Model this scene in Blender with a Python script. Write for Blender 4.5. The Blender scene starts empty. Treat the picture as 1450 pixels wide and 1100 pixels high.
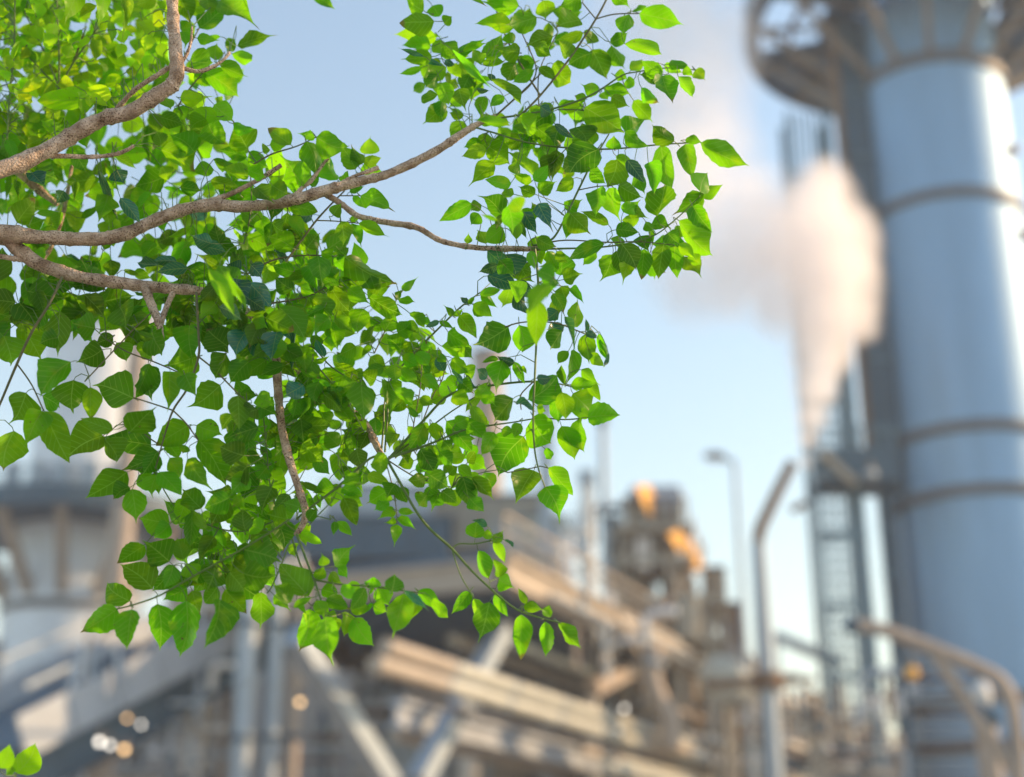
import bpy, bmesh, math, random
from mathutils import Vector, Matrix, noise as mnoise
random.seed(7)
C = bpy.context.scene.collection
S = bpy.context.scene
R = math.radians

# ------------------------------------------------------------------ camera, sky, sun, exposure
PITCH = R(20.0)
EYE = Vector((0.0, 0.0, 1.6))
cam_data = bpy.data.cameras.new('camera')
cam = bpy.data.objects.new('camera', cam_data)
C.objects.link(cam)
cam.location = EYE
cam.rotation_euler = (R(90) + PITCH, 0, 0)
cam_data.sensor_width = 36.0
cam_data.lens = 50.0
cam_data.clip_end = 3000
cam_data.clip_start = 0.05
cam_data.dof.use_dof = True
cam_data.dof.focus_distance = 3.28
cam_data.dof.aperture_fstop = 1.22
cam_data.dof.aperture_blades = 0
S.camera = cam

SUN_ELEV = R(27.0)
SUN_AZ = R(80.0)                      # to the right of the viewing direction (+Y), clockwise
world = bpy.data.worlds.new('World')
S.world = world
world.use_nodes = True
wn = world.node_tree
wn.nodes.clear()
sky = wn.nodes.new('ShaderNodeTexSky')
sky.sky_type = 'NISHITA'
sky.sun_disc = False
sky.sun_elevation = SUN_ELEV
sky.sun_rotation = SUN_AZ
sky.air_density = 1.55
sky.dust_density = 0.9
sky.ozone_density = 0.5
bg = wn.nodes.new('ShaderNodeBackground')
bg.inputs['Strength'].default_value = 0.15
wo = wn.nodes.new('ShaderNodeOutputWorld')
wn.links.new(sky.outputs[0], bg.inputs['Color'])
wn.links.new(bg.outputs[0], wo.inputs['Surface'])

sun_data = bpy.data.lights.new('sun', 'SUN')
sun_data.energy = 3.8
sun_data.angle = R(0.5)
sun_data.color = (1.0, 0.64, 0.33)
sun = bpy.data.objects.new('sun', sun_data)
C.objects.link(sun)
sun_vec = Vector((math.sin(SUN_AZ) * math.cos(SUN_ELEV), math.cos(SUN_AZ) * math.cos(SUN_ELEV), math.sin(SUN_ELEV)))
sun.rotation_euler = sun_vec.to_track_quat('Z', 'Y').to_euler()
sun.location = (30, 15, 40)

S.view_settings.view_transform = 'Standard'
S.view_settings.look = 'None'
S.view_settings.exposure = 0.72
S.view_settings.gamma = 1.0
S.view_settings.use_curve_mapping = False
S.render.engine = 'CYCLES'
S.cycles.use_denoising = True
S.cycles.max_bounces = 10
S.cycles.diffuse_bounces = 4
S.cycles.transmission_bounces = 6
S.cycles.volume_bounces = 14
S.cycles.transparent_max_bounces = 8
S.cycles.volume_step_rate = 1.0
S.cycles.sample_clamp_indirect = 6.0

# ------------------------------------------------------------------ pixel -> place helpers (photo is 1450 x 1100)
FPX = 1450 * 50.0 / 36.0
CP, SP = math.cos(PITCH), math.sin(PITCH)
def ray(px, py):
    xc = (px - 725.0) / FPX
    yc = (550.0 - py) / FPX
    return Vector((xc, CP - yc * SP, SP + yc * CP))
def at(px, py, Y):
    d = ray(px, py)
    return EYE + d * (Y / d.y)
def mpp(p):                                   # metres per photo pixel at a point
    v = p - EYE
    return (v.y * CP + v.z * SP) / FPX
def on_plane(px, py, p0, n):
    d = ray(px, py)
    t = (p0 - EYE).dot(n) / d.dot(n)
    return EYE + d * t
def project(p):
    v = p - EYE
    dz = v.y * CP + v.z * SP
    return (725 + FPX * v.x / dz, 550 - FPX * (-v.y * SP + v.z * CP) / dz)

# ------------------------------------------------------------------ objects and tags
def tag(o, label=None, cat=None, group=None, kind=None):
    if label: o['label'] = label
    if cat: o['category'] = cat
    if group: o['group'] = group
    if kind: o['kind'] = kind
    return o
def thing(name, label, cat, loc=(0, 0, 0), group=None):
    o = bpy.data.objects.new(name, None)
    C.objects.link(o)
    o.location = loc
    o.empty_display_size = 0.3
    return tag(o, label, cat, group)
def wloc(o):
    v = Vector((0, 0, 0))
    while o is not None:
        v = v + Vector(o.location)
        o = o.parent
    return v

class MB:
    """collects shapes (world coordinates) and links them as one mesh object"""
    def __init__(self):
        self.v = []; self.f = []; self.uv = None
    def add(self, vs, fs):
        b = len(self.v)
        self.v.extend([Vector(p) for p in vs])
        self.f.extend([tuple(i + b for i in q) for q in fs])
    def box(self, c, sx, sy, sz, rz=0.0):
        c = Vector(c)
        cs, sn = math.cos(rz), math.sin(rz)
        vs = []
        for z in (-1, 1):
            for x, y in ((-1, -1), (1, -1), (1, 1), (-1, 1)):
                lx, ly = x * sx / 2, y * sy / 2
                vs.append((c.x + lx * cs - ly * sn, c.y + lx * sn + ly * cs, c.z + z * sz / 2))
        self.add(vs, [(3, 2, 1, 0), (4, 5, 6, 7), (0, 1, 5, 4), (1, 2, 6, 5), (2, 3, 7, 6), (3, 0, 4, 7)])
        return self
    def bar(self, a, b, w, h, up=Vector((0, 0, 1))):
        a, b = Vector(a), Vector(b)
        d = (b - a).normalized()
        s = d.cross(up)
        if s.length < 1e-4: s = d.cross(Vector((0, 1, 0)))
        s.normalize()
        u = s.cross(d).normalized()
        vs = []
        for p in (a, b):
            for x, y in ((-1, -1), (1, -1), (1, 1), (-1, 1)):
                vs.append(p + s * (x * w / 2) + u * (y * h / 2))
        self.add(vs, [(3, 2, 1, 0), (4, 5, 6, 7), (0, 1, 5, 4), (1, 2, 6, 5), (2, 3, 7, 6), (3, 0, 4, 7)])
        return self
    def ibeam(self, a, b, w, h, t=0.12, up=Vector((0, 0, 1))):
        a, b = Vector(a), Vector(b)
        d = (b - a).normalized()
        s = d.cross(up)
        if s.length < 1e-4: s = d.cross(Vector((0, 1, 0)))
        s.normalize()
        u = s.cross(d).normalized()
        prof = [(-w/2, -h/2), (w/2, -h/2), (w/2, -h/2 + t), (t/2, -h/2 + t), (t/2, h/2 - t), (w/2, h/2 - t),
                (w/2, h/2), (-w/2, h/2), (-w/2, h/2 - t), (-t/2, h/2 - t), (-t/2, -h/2 + t), (-w/2, -h/2 + t)]
        n = len(prof)
        vs = [p + s * x + u * y for p in (a, b) for x, y in prof]
        fs = [(i, (i + 1) % n, n + (i + 1) % n, n + i) for i in range(n)]
        fs += [(0, 11, 2 + 0, 1)] if False else []
        for o in (0, n):
            fs += [(o + 0, o + 1, o + 2, o + 11), (o + 3, o + 4, o + 9, o + 10), (o + 5, o + 6, o + 7, o + 8)]
        self.add(vs, fs)
        return self
    def tube(self, pts, rad, n=8, cap=True, wob=0.0, seed=0.0):
        pts = [Vector(p) for p in pts]
        m = len(pts)
        if not hasattr(rad, '__len__'): rad = [rad] * m
        vs, fs = [], []
        ref = None
        for i, p in enumerate(pts):
            d = (pts[min(i + 1, m - 1)] - pts[max(i - 1, 0)])
            if d.length < 1e-9: d = Vector((0, 0, 1))
            d.normalize()
            if ref is None:
                ref = d.orthogonal().normalized()
            s = (ref - d * ref.dot(d))
            if s.length < 1e-6: s = d.orthogonal()
            s.normalize(); ref = s
            u = d.cross(s)
            for k in range(n):
                a = 2 * math.pi * k / n
                r = rad[i]
                if wob:
                    q = (p + (s * math.cos(a) + u * math.sin(a)) * r)
                    r *= 1 + wob * mnoise.noise(q * (1.1 / max(rad[0], 1e-4)) + Vector((seed, 0, 0)))
                vs.append(p + (s * math.cos(a) + u * math.sin(a)) * r)
        for i in range(m - 1):
            for k in range(n):
                k2 = (k + 1) % n
                fs.append((i * n + k, i * n + k2, (i + 1) * n + k2, (i + 1) * n + k))
        if cap:
            fs.append(tuple(range(n - 1, -1, -1)))
            fs.append(tuple((m - 1) * n + k for k in range(n)))
        self.add(vs, fs)
        return self
    def ring(self, c, r0, r1, z0, z1, n=64, a0=0.0, a1=2 * math.pi):
        """solid annulus (or sector) round the vertical axis through c"""
        full = abs(a1 - a0 - 2 * math.pi) < 1e-6
        m = n if full else n + 1
        vs, fs = [], []
        for i in range(m):
            a = a0 + (a1 - a0) * i / n
            x, y = math.cos(a), math.sin(a)
            for r, z in ((r0, z0), (r1, z0), (r1, z1), (r0, z1)):
                vs.append((c[0] + x * r, c[1] + y * r, z))
        for i in range(n):
            j = (i + 1) % m
            for k in range(4):
                k2 = (k + 1) % 4
                fs.append((i * 4 + k, j * 4 + k, j * 4 + k2, i * 4 + k2))
        if not full:
            fs.append((0, 1, 2, 3)); e = n * 4
            fs.append((e + 3, e + 2, e + 1, e))
        self.add(vs, fs)
        return self
    def lathe(self, c, prof, n=64):
        """closed surface of revolution, prof = [(r, z)...]"""
        vs, fs = [], []
        m = len(prof)
        for r, z in prof:
            for k in range(n):
                a = 2 * math.pi * k / n
                vs.append((c[0] + r * math.cos(a), c[1] + r * math.sin(a), z))
        for i in range(m - 1):
            for k in range(n):
                k2 = (k + 1) % n
                fs.append((i * n + k, i * n + k2, (i + 1) * n + k2, (i + 1) * n + k))
        fs.append(tuple(range(n - 1, -1, -1)))
        fs.append(tuple((m - 1) * n + k for k in range(n)))
        self.add(vs, fs)
        return self
    def sphere(self, c, r, n=14, sx=1, sy=1, sz=1):
        c = Vector(c)
        vs, fs = [], []
        h = n // 2
        for i in range(h + 1):
            t = math.pi * i / h
            for k in range(n):
                a = 2 * math.pi * k / n
                vs.append(c + Vector((r * sx * math.sin(t) * math.cos(a), r * sy * math.sin(t) * math.sin(a), r * sz * math.cos(t))))
        for i in range(h):
            for k in range(n):
                k2 = (k + 1) % n
                fs.append((i * n + k, (i + 1) * n + k, (i + 1) * n + k2, i * n + k2))
        self.add(vs, fs)
        return self
    def build(self, name, mat, parent=None, smooth=False, label=None):
        me = bpy.data.meshes.new(name)
        off = wloc(parent) if parent else Vector((0, 0, 0))
        me.from_pydata([tuple(p - off) for p in self.v], [], self.f)
        me.validate()
        me.materials.append(mat)
        if smooth:
            me.polygons.foreach_set('use_smooth', [True] * len(me.polygons))
            try: me.set_sharp_from_angle(angle=R(40))
            except Exception: pass
        o = bpy.data.objects.new(name, me)
        C.objects.link(o)
        if parent: o.parent = parent
        if label: o['label'] = label
        return o
def clone(o, parent, offset):
    c = o.copy()
    C.objects.link(c)
    c.parent = parent
    c.location = Vector(o.location) + Vector(offset)
    return c
# ------------------------------------------------------------------ materials
def new_mat(name):
    m = bpy.data.materials.new(name)
    m.use_nodes = True
    nt = m.node_tree
    return m, nt, nt.nodes['Principled BSDF']
def surf(name, col, rough=0.6, metal=0.0, var=0.25, scale=1.5, col2=None, streak=False, bump=0.0, spec=0.5):
    m, nt, p = new_mat(name)
    N, L = nt.nodes, nt.links
    tc = N.new('ShaderNodeTexCoord')
    mp = N.new('ShaderNodeMapping')
    L.new(tc.outputs['Object'], mp.inputs[0])
    if streak: mp.inputs['Scale'].default_value = (1, 1, 0.12)
    n1 = N.new('ShaderNodeTexNoise'); n1.inputs['Scale'].default_value = scale; n1.inputs['Detail'].default_value = 6
    n1.inputs['Roughness'].default_value = 0.62
    L.new(mp.outputs[0], n1.inputs['Vector'])
    cr = N.new('ShaderNodeValToRGB')
    cr.color_ramp.elements[0].position = 0.3
    cr.color_ramp.elements[1].position = 0.72
    a = col2 if col2 else tuple(c * (1 - var) for c in col)
    cr.color_ramp.elements[0].color = (*a, 1)
    cr.color_ramp.elements[1].color = (*col, 1)
    L.new(n1.outputs['Fac'], cr.inputs[0])
    L.new(cr.outputs[0], p.inputs['Base Color'])
    p.inputs['Metallic'].default_value = metal
    p.inputs['Specular IOR Level'].default_value = spec
    mr = N.new('ShaderNodeMapRange')
    mr.inputs['To Min'].default_value = max(0.05, rough - 0.1)
    mr.inputs['To Max'].default_value = min(1, rough + 0.12)
    L.new(n1.outputs['Fac'], mr.inputs['Value'])
    L.new(mr.outputs[0], p.inputs['Roughness'])
    if bump:
        b = N.new('ShaderNodeBump'); b.inputs['Strength'].default_value = bump; b.inputs['Distance'].default_value = 0.02
        L.new(n1.outputs['Fac'], b.inputs['Height']); L.new(b.outputs[0], p.inputs['Normal'])
    return m
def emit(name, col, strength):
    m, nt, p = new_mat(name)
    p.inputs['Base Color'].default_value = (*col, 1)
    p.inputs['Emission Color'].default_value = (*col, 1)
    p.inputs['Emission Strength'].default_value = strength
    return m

M_CLAD = surf('chimney cladding', (0.27, 0.45, 0.665), 0.55, 0.45, 0.24, 0.9, streak=True, spec=0.4)
M_PALE = surf('pale blue grey sheet steel', (0.72, 0.80, 0.88), 0.55, 0.1, 0.2, 0.8)
M_RING = surf('weathered ring steel', (0.15, 0.16, 0.18), 0.6, 0.2, 0.3, 2)
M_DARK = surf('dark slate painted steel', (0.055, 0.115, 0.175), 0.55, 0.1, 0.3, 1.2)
M_DECK = surf('blue grey deck plate', (0.085, 0.16, 0.26), 0.6, 0.2, 0.25, 0.8)
M_STRUT = surf('tan primer steel', (0.42, 0.35, 0.29), 0.6, 0.0, 0.25, 1.5)
M_BRACKET = surf('brown grey bracket steel', (0.27, 0.24, 0.21), 0.65, 0.0, 0.25, 1.5)
M_SIDE = surf('dull sheet steel siding', (0.42, 0.48, 0.55), 0.6, 0.1, 0.25, 0.8)
M_LADDER = surf('grey green galvanised bar', (0.13, 0.22, 0.28), 0.5, 0.3, 0.2, 3)
M_GALV = surf('galvanised steel', (0.36, 0.43, 0.50), 0.5, 0.4, 0.2, 2)
M_PIPE = surf('pale lagged pipe', (0.52, 0.53, 0.47), 0.5, 0.15, 0.22, 0.9, streak=False)
M_BEAM = surf('warm grey painted beam', (0.46, 0.40, 0.33), 0.62, 0.0, 0.3, 0.8)
M_WHITE = surf('off white paint', (0.74, 0.72, 0.68), 0.5, 0.0, 0.15, 1.5)
M_ORANGE = surf('orange sheeting', (0.92, 0.50, 0.10), 0.6, 0.0, 0.2, 1.0)
M_WALL = surf('grey brown plant wall', (0.37, 0.365, 0.37), 0.85, 0.0, 0.35, 0.25)
M_RUST = surf('rusty brown steel', (0.22, 0.14, 0.09), 0.75, 0.1, 0.4, 3)
M_MACH = surf('olive grey machinery', (0.40, 0.37, 0.31), 0.6, 0.1, 0.35, 1.3)
M_LAMPHEAD = surf('dark lamp housing', (0.08, 0.08, 0.085), 0.5, 0.2, 0.2, 4)
M_GROUND = surf('plant yard concrete', (0.30, 0.295, 0.285), 0.9, 0.0, 0.3, 0.15, bump=0.2)
M_GLINT_W = emit('glowing sun glint white', (1.0, 0.93, 0.82), 2.6)  # glow stands in for sun glints on metal
M_GLINT_O = emit('glowing sun glint amber', (1.0, 0.62, 0.28), 2.6)

def leaf_mat(name, dif, trn, mixf=0.5, gloss=0.38, vein=(0.42, 0.62, 0.10), varh=0.06):
    m, nt, p = new_mat(name)
    N, L = nt.nodes, nt.links
    uv = N.new('ShaderNodeUVMap'); uv.uv_map = 'leaf'
    sx = N.new('ShaderNodeSeparateXYZ'); L.new(uv.outputs[0], sx.inputs[0])
    def math_(op, a, b=None, clamp=False):
        n = N.new('ShaderNodeMath'); n.operation = op; n.use_clamp = clamp
        for i, q in enumerate((a, b)):
            if q is None: continue
            if isinstance(q, (int, float)): n.inputs[i].default_value = q
            else: L.new(q, n.inputs[i])
        return n.outputs[0]
    u = math_('ABSOLUTE', math_('SUBTRACT', sx.outputs['X'], 0.5))        # 0 .. 0.5
    mid = math_('SUBTRACT', 1.0, math_('DIVIDE', u, 0.022), True)
    ph = math_('MULTIPLY', math_('SUBTRACT', sx.outputs['Y'], math_('MULTIPLY', u, 0.62)), 7.0)
    fr = math_('ABSOLUTE', math_('SUBTRACT', math_('FRACT', ph), 0.5))
    lat = math_('MULTIPLY', math_('SUBTRACT', 1.0, math_('DIVIDE', fr, 0.10), True), 0.55)
    ve = math_('MAXIMUM', mid, lat)
    oi = N.new('ShaderNodeObjectInfo'); gm = N.new('ShaderNodeNewGeometry')
    rnd = math_('FRACT', math_('ADD', oi.outputs['Random'], gm.outputs['Random Per Island']))
    rnd2 = math_('FRACT', math_('MULTIPLY', rnd, 7.31))
    tc = N.new('ShaderNodeTexCoord')
    nz = N.new('ShaderNodeTexNoise'); nz.inputs['Scale'].default_value = 28; nz.inputs['Detail'].default_value = 4
    gp = gm.outputs['Position']
    L.new(gp, nz.inputs['Vector'])
    def colour(c):
        h = N.new('ShaderNodeHueSaturation')
        h.inputs['Color'].default_value = (*c, 1)
        hm = N.new('ShaderNodeMapRange'); L.new(rnd, hm.inputs['Value'])
        hm.inputs['To Min'].default_value = 0.5 - varh * 0.55; hm.inputs['To Max'].default_value = 0.5 + varh * 0.45
        L.new(hm.outputs[0], h.inputs['Hue'])
        vm = N.new('ShaderNodeMapRange'); L.new(rnd2, vm.inputs['Value'])
        vm.inputs['To Min'].default_value = 0.62; vm.inputs['To Max'].default_value = 1.2
        v2 = math_('MULTIPLY', vm.outputs[0], math_('ADD', 0.78, math_('MULTIPLY', nz.outputs['Fac'], 0.44)))
        L.new(v2, h.inputs['Value'])
        mx = N.new('ShaderNodeMix'); mx.data_type = 'RGBA'
        L.new(ve, mx.inputs['Factor'])
        mx.inputs['Factor'].default_value = 0
        L.new(h.outputs[0], mx.inputs[6])
        mx.inputs[7].default_value = (*[min(1, a * 0.5 + b * 0.5) for a, b in zip(c, vein)], 1)
        # a few brown specks
        n2 = N.new('ShaderNodeTexNoise'); n2.inputs['Scale'].default_value = 95; n2.inputs['Detail'].default_value = 2
        L.new(gp, n2.inputs['Vector'])
        sp = math_('MULTIPLY', math_('SUBTRACT', n2.outputs['Fac'], 0.70), 12.0, True)
        m2 = N.new('ShaderNodeMix'); m2.data_type = 'RGBA'
        L.new(sp, m2.inputs['Factor']); L.new(mx.outputs[2], m2.inputs[6]); m2.inputs[7].default_value = (0.16, 0.12, 0.03, 1)
        n3 = N.new('ShaderNodeTexNoise'); n3.inputs['Scale'].default_value = 22; n3.inputs['Detail'].default_value = 3
        L.new(gp, n3.inputs['Vector'])
        yl = math_('MULTIPLY', math_('MULTIPLY', math_('SUBTRACT', n3.outputs['Fac'], 0.60), 9.0, True), 0.55)
        m3 = N.new('ShaderNodeMix'); m3.data_type = 'RGBA'
        L.new(yl, m3.inputs['Factor']); L.new(m2.outputs[2], m3.inputs[6]); m3.inputs[7].default_value = (c[0] * 1.8 + 0.04, c[1] * 1.15, c[2] * 1.2, 1)
        tip = math_('MULTIPLY', math_('MULTIPLY', math_('SUBTRACT', math_('ADD', sx.outputs['Y'], math_('MULTIPLY', math_('SUBTRACT', n3.outputs['Fac'], 0.5), 0.5)), 0.86), 14.0, True),
                    math_('GREATER_THAN', math_('FRACT', math_('MULTIPLY', rnd, 13.7)), 0.72))
        m4 = N.new('ShaderNodeMix'); m4.data_type = 'RGBA'
        L.new(math_('MULTIPLY', tip, 0.8), m4.inputs['Factor']); L.new(m3.outputs[2], m4.inputs[6]); m4.inputs[7].default_value = (0.22, 0.15, 0.05, 1)
        return m4.outputs[2]
    L.new(colour(dif), p.inputs['Base Color'])
    p.inputs['Roughness'].default_value = gloss
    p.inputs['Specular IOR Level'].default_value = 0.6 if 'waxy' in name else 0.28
    bp = N.new('ShaderNodeBump'); bp.inputs['Strength'].default_value = 0.35; bp.inputs['Distance'].default_value = 0.002
    L.new(math_('ADD', ve, math_('MULTIPLY', nz.outputs['Fac'], 0.6)), bp.inputs['Height'])
    L.new(bp.outputs[0], p.inputs['Normal'])
    tr = N.new('ShaderNodeBsdfTranslucent'); L.new(colour(trn), tr.inputs['Color'])
    mix = N.new('ShaderNodeMixShader'); mix.inputs[0].default_value = mixf
    L.new(p.outputs[0], mix.inputs[1]); L.new(tr.outputs[0], mix.inputs[2])
    L.new(mix.outputs[0], N['Material Output'].inputs['Surface'])
    return m
LEAF = {
 'n': leaf_mat('green leaf', (0.07, 0.23, 0.003), (0.235, 0.68, 0.003), 0.58, varh=0.03),
 'd': leaf_mat('mature leaf', (0.06, 0.175, 0.003), (0.16, 0.49, 0.003), 0.54, varh=0.03),
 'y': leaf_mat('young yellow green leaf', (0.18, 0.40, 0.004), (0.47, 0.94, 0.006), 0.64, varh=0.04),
 'b': leaf_mat('bright green leaf', (0.10, 0.29, 0.003), (0.31, 0.78, 0.004), 0.6, varh=0.03),
 't': leaf_mat('waxy dark leaf with sky sheen', (0.02, 0.14, 0.065), (0.04, 0.26, 0.04), 0.3, 0.24),  # dark waxy upper side, with reflected sky put into its blue green
}
def bark_mat():
    m, nt, p = new_mat('speckled bark')
    N, L = nt.nodes, nt.links
    tc = N.new('ShaderNodeTexCoord')
    n1 = N.new('ShaderNodeTexNoise'); n1.inputs['Scale'].default_value = 260; n1.inputs['Detail'].default_value = 5
    n2 = N.new('ShaderNodeTexNoise'); n2.inputs['Scale'].default_value = 34; n2.inputs['Detail'].default_value = 6
    vo = N.new('ShaderNodeTexVoronoi'); vo.inputs['Scale'].default_value = 190
    for q in (n1, n2, vo): L.new(tc.outputs['Object'], q.inputs['Vector'])
    c1 = N.new('ShaderNodeValToRGB')
    c1.color_ramp.elements[0].color = (0.30, 0.20, 0.13, 1); c1.color_ramp.elements[1].color = (0.72, 0.55, 0.42, 1)
    c1.color_ramp.elements[0].position = 0.33; c1.color_ramp.elements[1].position = 0.66
    L.new(n2.outputs['Fac'], c1.inputs[0])
    c2 = N.new('ShaderNodeValToRGB')
    c2.color_ramp.elements[0].position = 0.38; c2.color_ramp.elements[1].position = 0.47
    c2.color_ramp.elements[0].color = (0.16, 0.10, 0.07, 1); c2.color_ramp.elements[1].color = (1, 1, 1, 1)
    L.new(n1.outputs['Fac'], c2.inputs[0])
    mx = N.new('ShaderNodeMix'); mx.data_type = 'RGBA'; mx.blend_type = 'MULTIPLY'; n3 = N.new('ShaderNodeTexNoise'); n3.inputs['Scale'].default_value = 14; n3.inputs['Detail'].default_value = 3
    L.new(tc.outputs['Object'], n3.inputs['Vector'])
    pm = N.new('ShaderNodeMapRange'); pm.inputs['From Min'].default_value = 0.35; pm.inputs['From Max'].default_value = 0.62; pm.inputs['To Min'].default_value = 0.25; pm.inputs['To Max'].default_value = 1.0
    L.new(n3.outputs['Fac'], pm.inputs['Value']); L.new(pm.outputs[0], mx.inputs['Factor'])
    L.new(c1.outputs[0], mx.inputs[6]); L.new(c2.outputs[0], mx.inputs[7])
    L.new(mx.outputs[2], p.inputs['Base Color'])
    p.inputs['Roughness'].default_value = 0.85
    b = N.new('ShaderNodeBump'); b.inputs['Strength'].default_value = 0.9; b.inputs['Distance'].default_value = 0.004
    ad = N.new('ShaderNodeMath'); ad.operation = 'ADD'
    L.new(n1.outputs['Fac'], ad.inputs[0]); L.new(vo.outputs['Distance'], ad.inputs[1])
    L.new(ad.outputs[0], b.inputs['Height']); L.new(b.outputs[0], p.inputs['Normal'])
    return m
M_BARK = bark_mat()
M_TWIG = surf('green twig skin', (0.11, 0.20, 0.035), 0.5, 0, 0.35, 60)
M_TWIGB = surf('brown green twig skin', (0.15, 0.15, 0.06), 0.6, 0, 0.4, 60)
# ------------------------------------------------------------------ ground
g = MB(); g.box((0, 100, -0.25), 1200, 1200, 0.5)
tag(g.build('ground', M_GROUND), kind='structure')
Z = Vector((0, 0, 1))

# ------------------------------------------------------------------ big chimney on the right
CY = 60.0
CX = at(1335, 300, CY).x
CR = 3.45
def zc(py, r=CR, px=1335):                     # height of a ring whose near crown shows at py
    return at(px, py, CY - r).z
ch = thing('chimney', 'tall bright metal chimney with ring platform beside the white steam plume', 'chimney', (CX, CY, 0))
ring_z = [3.0, 7.5, zc(985), zc(690), zc(600), zc(270), zc(78)]
TOP = 62.0
def band_course(z0, z1, r=CR):
    MB().lathe((CX, CY), [(r, z0 + 0.02), (r, z1 - 0.02)], 72).build('shell', M_CLAD, ch, smooth=True)
zs = [0.0] + ring_z + [zc(78) + 7.0, zc(78) + 14.0, TOP]
for z0, z1 in zip(zs[:-1], zs[1:]):
    band_course(z0, z1, CR if z1 <= ring_z[-1] + 0.1 else CR * 0.955)
for z in ring_z[:-1]:
    MB().ring((CX, CY), CR - 0.05, CR + 0.16, z - 0.22, z + 0.22, 72).build('stiffener_ring', M_RING, ch, smooth=False)
zt = ring_z[-1]
MB().ring((CX, CY), CR - 0.2, CR + 0.14, zt - 0.3, zt + 0.3, 72).build('stiffener_ring', M_RING, ch)
PZ = at(1340, 30, CY).z                        # gallery deck height
GR = 8.6
# gallery deck built as sectors, one left open as the ladder hatch
deck = MB()
hatch = R(178); hw = R(17)
deck.ring((CX, CY), CR + 0.25, 5.0, PZ - 0.12, PZ, 64)
deck.ring((CX, CY), 5.02, 7.85, PZ - 0.12, PZ, 60, hatch + hw, hatch - hw + 2 * math.pi - R(0.01))
deck.ring((CX, CY), 7.87, GR, PZ - 0.12, PZ, 72)
deck.build('gallery_deck', M_DECK, ch)
MB().ring((CX, CY), GR - 0.02, GR + 0.1, PZ - 0.45, PZ + 0.15, 72).build('deck_fascia', M_RING, ch)
MB().ring((CX, CY), 6.3, 6.5, PZ - 0.45, PZ - 0.14, 64).build('ring_beam', M_RUST, ch)
rail = MB()
for zz in (0.45, 0.85, 1.25):
    rail.ring((CX, CY), GR - 0.06, GR + 0.02, PZ + zz - 0.04, PZ + zz + 0.04, 72)
rail.build('handrail', M_LADDER, ch)
for i in range(36):
    a = 2 * math.pi * i / 36
    MB().box((CX + math.cos(a) * (GR - 0.02), CY + math.sin(a) * (GR - 0.02), PZ + 0.63), 0.09, 0.09, 1.26, a).build('railing_post', M_LADDER, ch)
for i in range(14):
    a = R(270) + 2 * math.pi * (i + 0.42) / 14
    d = Vector((math.cos(a), math.sin(a), 0)); c0 = Vector((CX, CY, 0))
    br = MB()
    br.bar(c0 + d * (CR * 0.97) + Z * (zt + 0.1), c0 + d * (GR - 0.7) + Z * (PZ - 0.3), 0.28, 0.28)
    br.bar(c0 + d * (CR * 0.96) + Z * (PZ - 0.32), c0 + d * (GR - 0.1) + Z * (PZ - 0.32), 0.22, 0.26)
    br.build('bracket', M_BRACKET, ch)
for z in (zt + 4.6, zt + 9, zt + 16):
    MB().ring((CX, CY), CR * 0.955 - 0.05, CR + 0.05, z - 0.2, z + 0.2, 64).build('stiffener_ring', M_RING, ch)
# step irons on the sunny side
for k, py in enumerate((215, 335, 432, 562, 655, 760, 850)):
    a = R(-38)
    z = at(1430, py, CY - 2).z
    p = Vector((CX + math.cos(a) * (CR + 0.1), CY + math.sin(a) * (CR + 0.1), z))
    MB().box(p, 0.5, 0.34, 0.5, a).build('nozzle', M_STRUT, ch)

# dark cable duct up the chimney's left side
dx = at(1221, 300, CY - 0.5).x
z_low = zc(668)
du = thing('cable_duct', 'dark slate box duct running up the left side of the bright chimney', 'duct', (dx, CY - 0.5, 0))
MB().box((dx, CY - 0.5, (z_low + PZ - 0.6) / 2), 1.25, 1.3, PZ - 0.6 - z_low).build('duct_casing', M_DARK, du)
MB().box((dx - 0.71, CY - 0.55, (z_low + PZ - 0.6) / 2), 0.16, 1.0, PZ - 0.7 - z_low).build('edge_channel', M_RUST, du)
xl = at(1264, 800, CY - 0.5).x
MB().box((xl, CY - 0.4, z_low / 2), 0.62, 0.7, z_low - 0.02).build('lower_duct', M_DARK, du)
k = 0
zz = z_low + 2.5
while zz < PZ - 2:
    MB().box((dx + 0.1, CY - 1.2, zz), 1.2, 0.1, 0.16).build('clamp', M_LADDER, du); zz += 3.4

# ------------------------------------------------------------------ ladder tower between steam and chimney
LY = 57.0
lx0, lx1 = at(1160, 760, LY).x, at(1222, 760, LY).x
lz1 = at(1150, 160, LY).z
lt = thing('ladder_tower', 'slim lattice ladder tower with a dark landing standing left of the chimney', 'ladder', ((lx0 + lx1) / 2, LY, 0))
lw = lx1 - lx0
for ix, iy in ((0, 0), (1, 0), (0, 1), (1, 1)):
    MB().box((lx0 + lw * ix, LY + iy * 1.4, lz1 / 2), 0.2 + 0.1 * ix, 0.2, lz1).build('leg', M_LADDER, lt)
nb = int(lz1 / 0.55)
rungs = MB().bar((lx0, LY - 0.02, 0), (lx0 + lw, LY - 0.02, 0), 0.09, 0.09)
ru0 = rungs.build('rung', M_LADDER, lt)
ru0.location = (0, 0, 0.6)
for i in range(1, min(nb, 110)):
    clone(ru0, lt, (0, 0, 0.5 * i))
for i in range(5):
    x = lx0 + lw * (i + 1) / 6
    MB().box((x, LY - 0.05, lz1 / 2), 0.10, 0.10, lz1 - 0.2).build('cage_bar', M_LADDER, lt)
zz = 1.0
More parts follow.
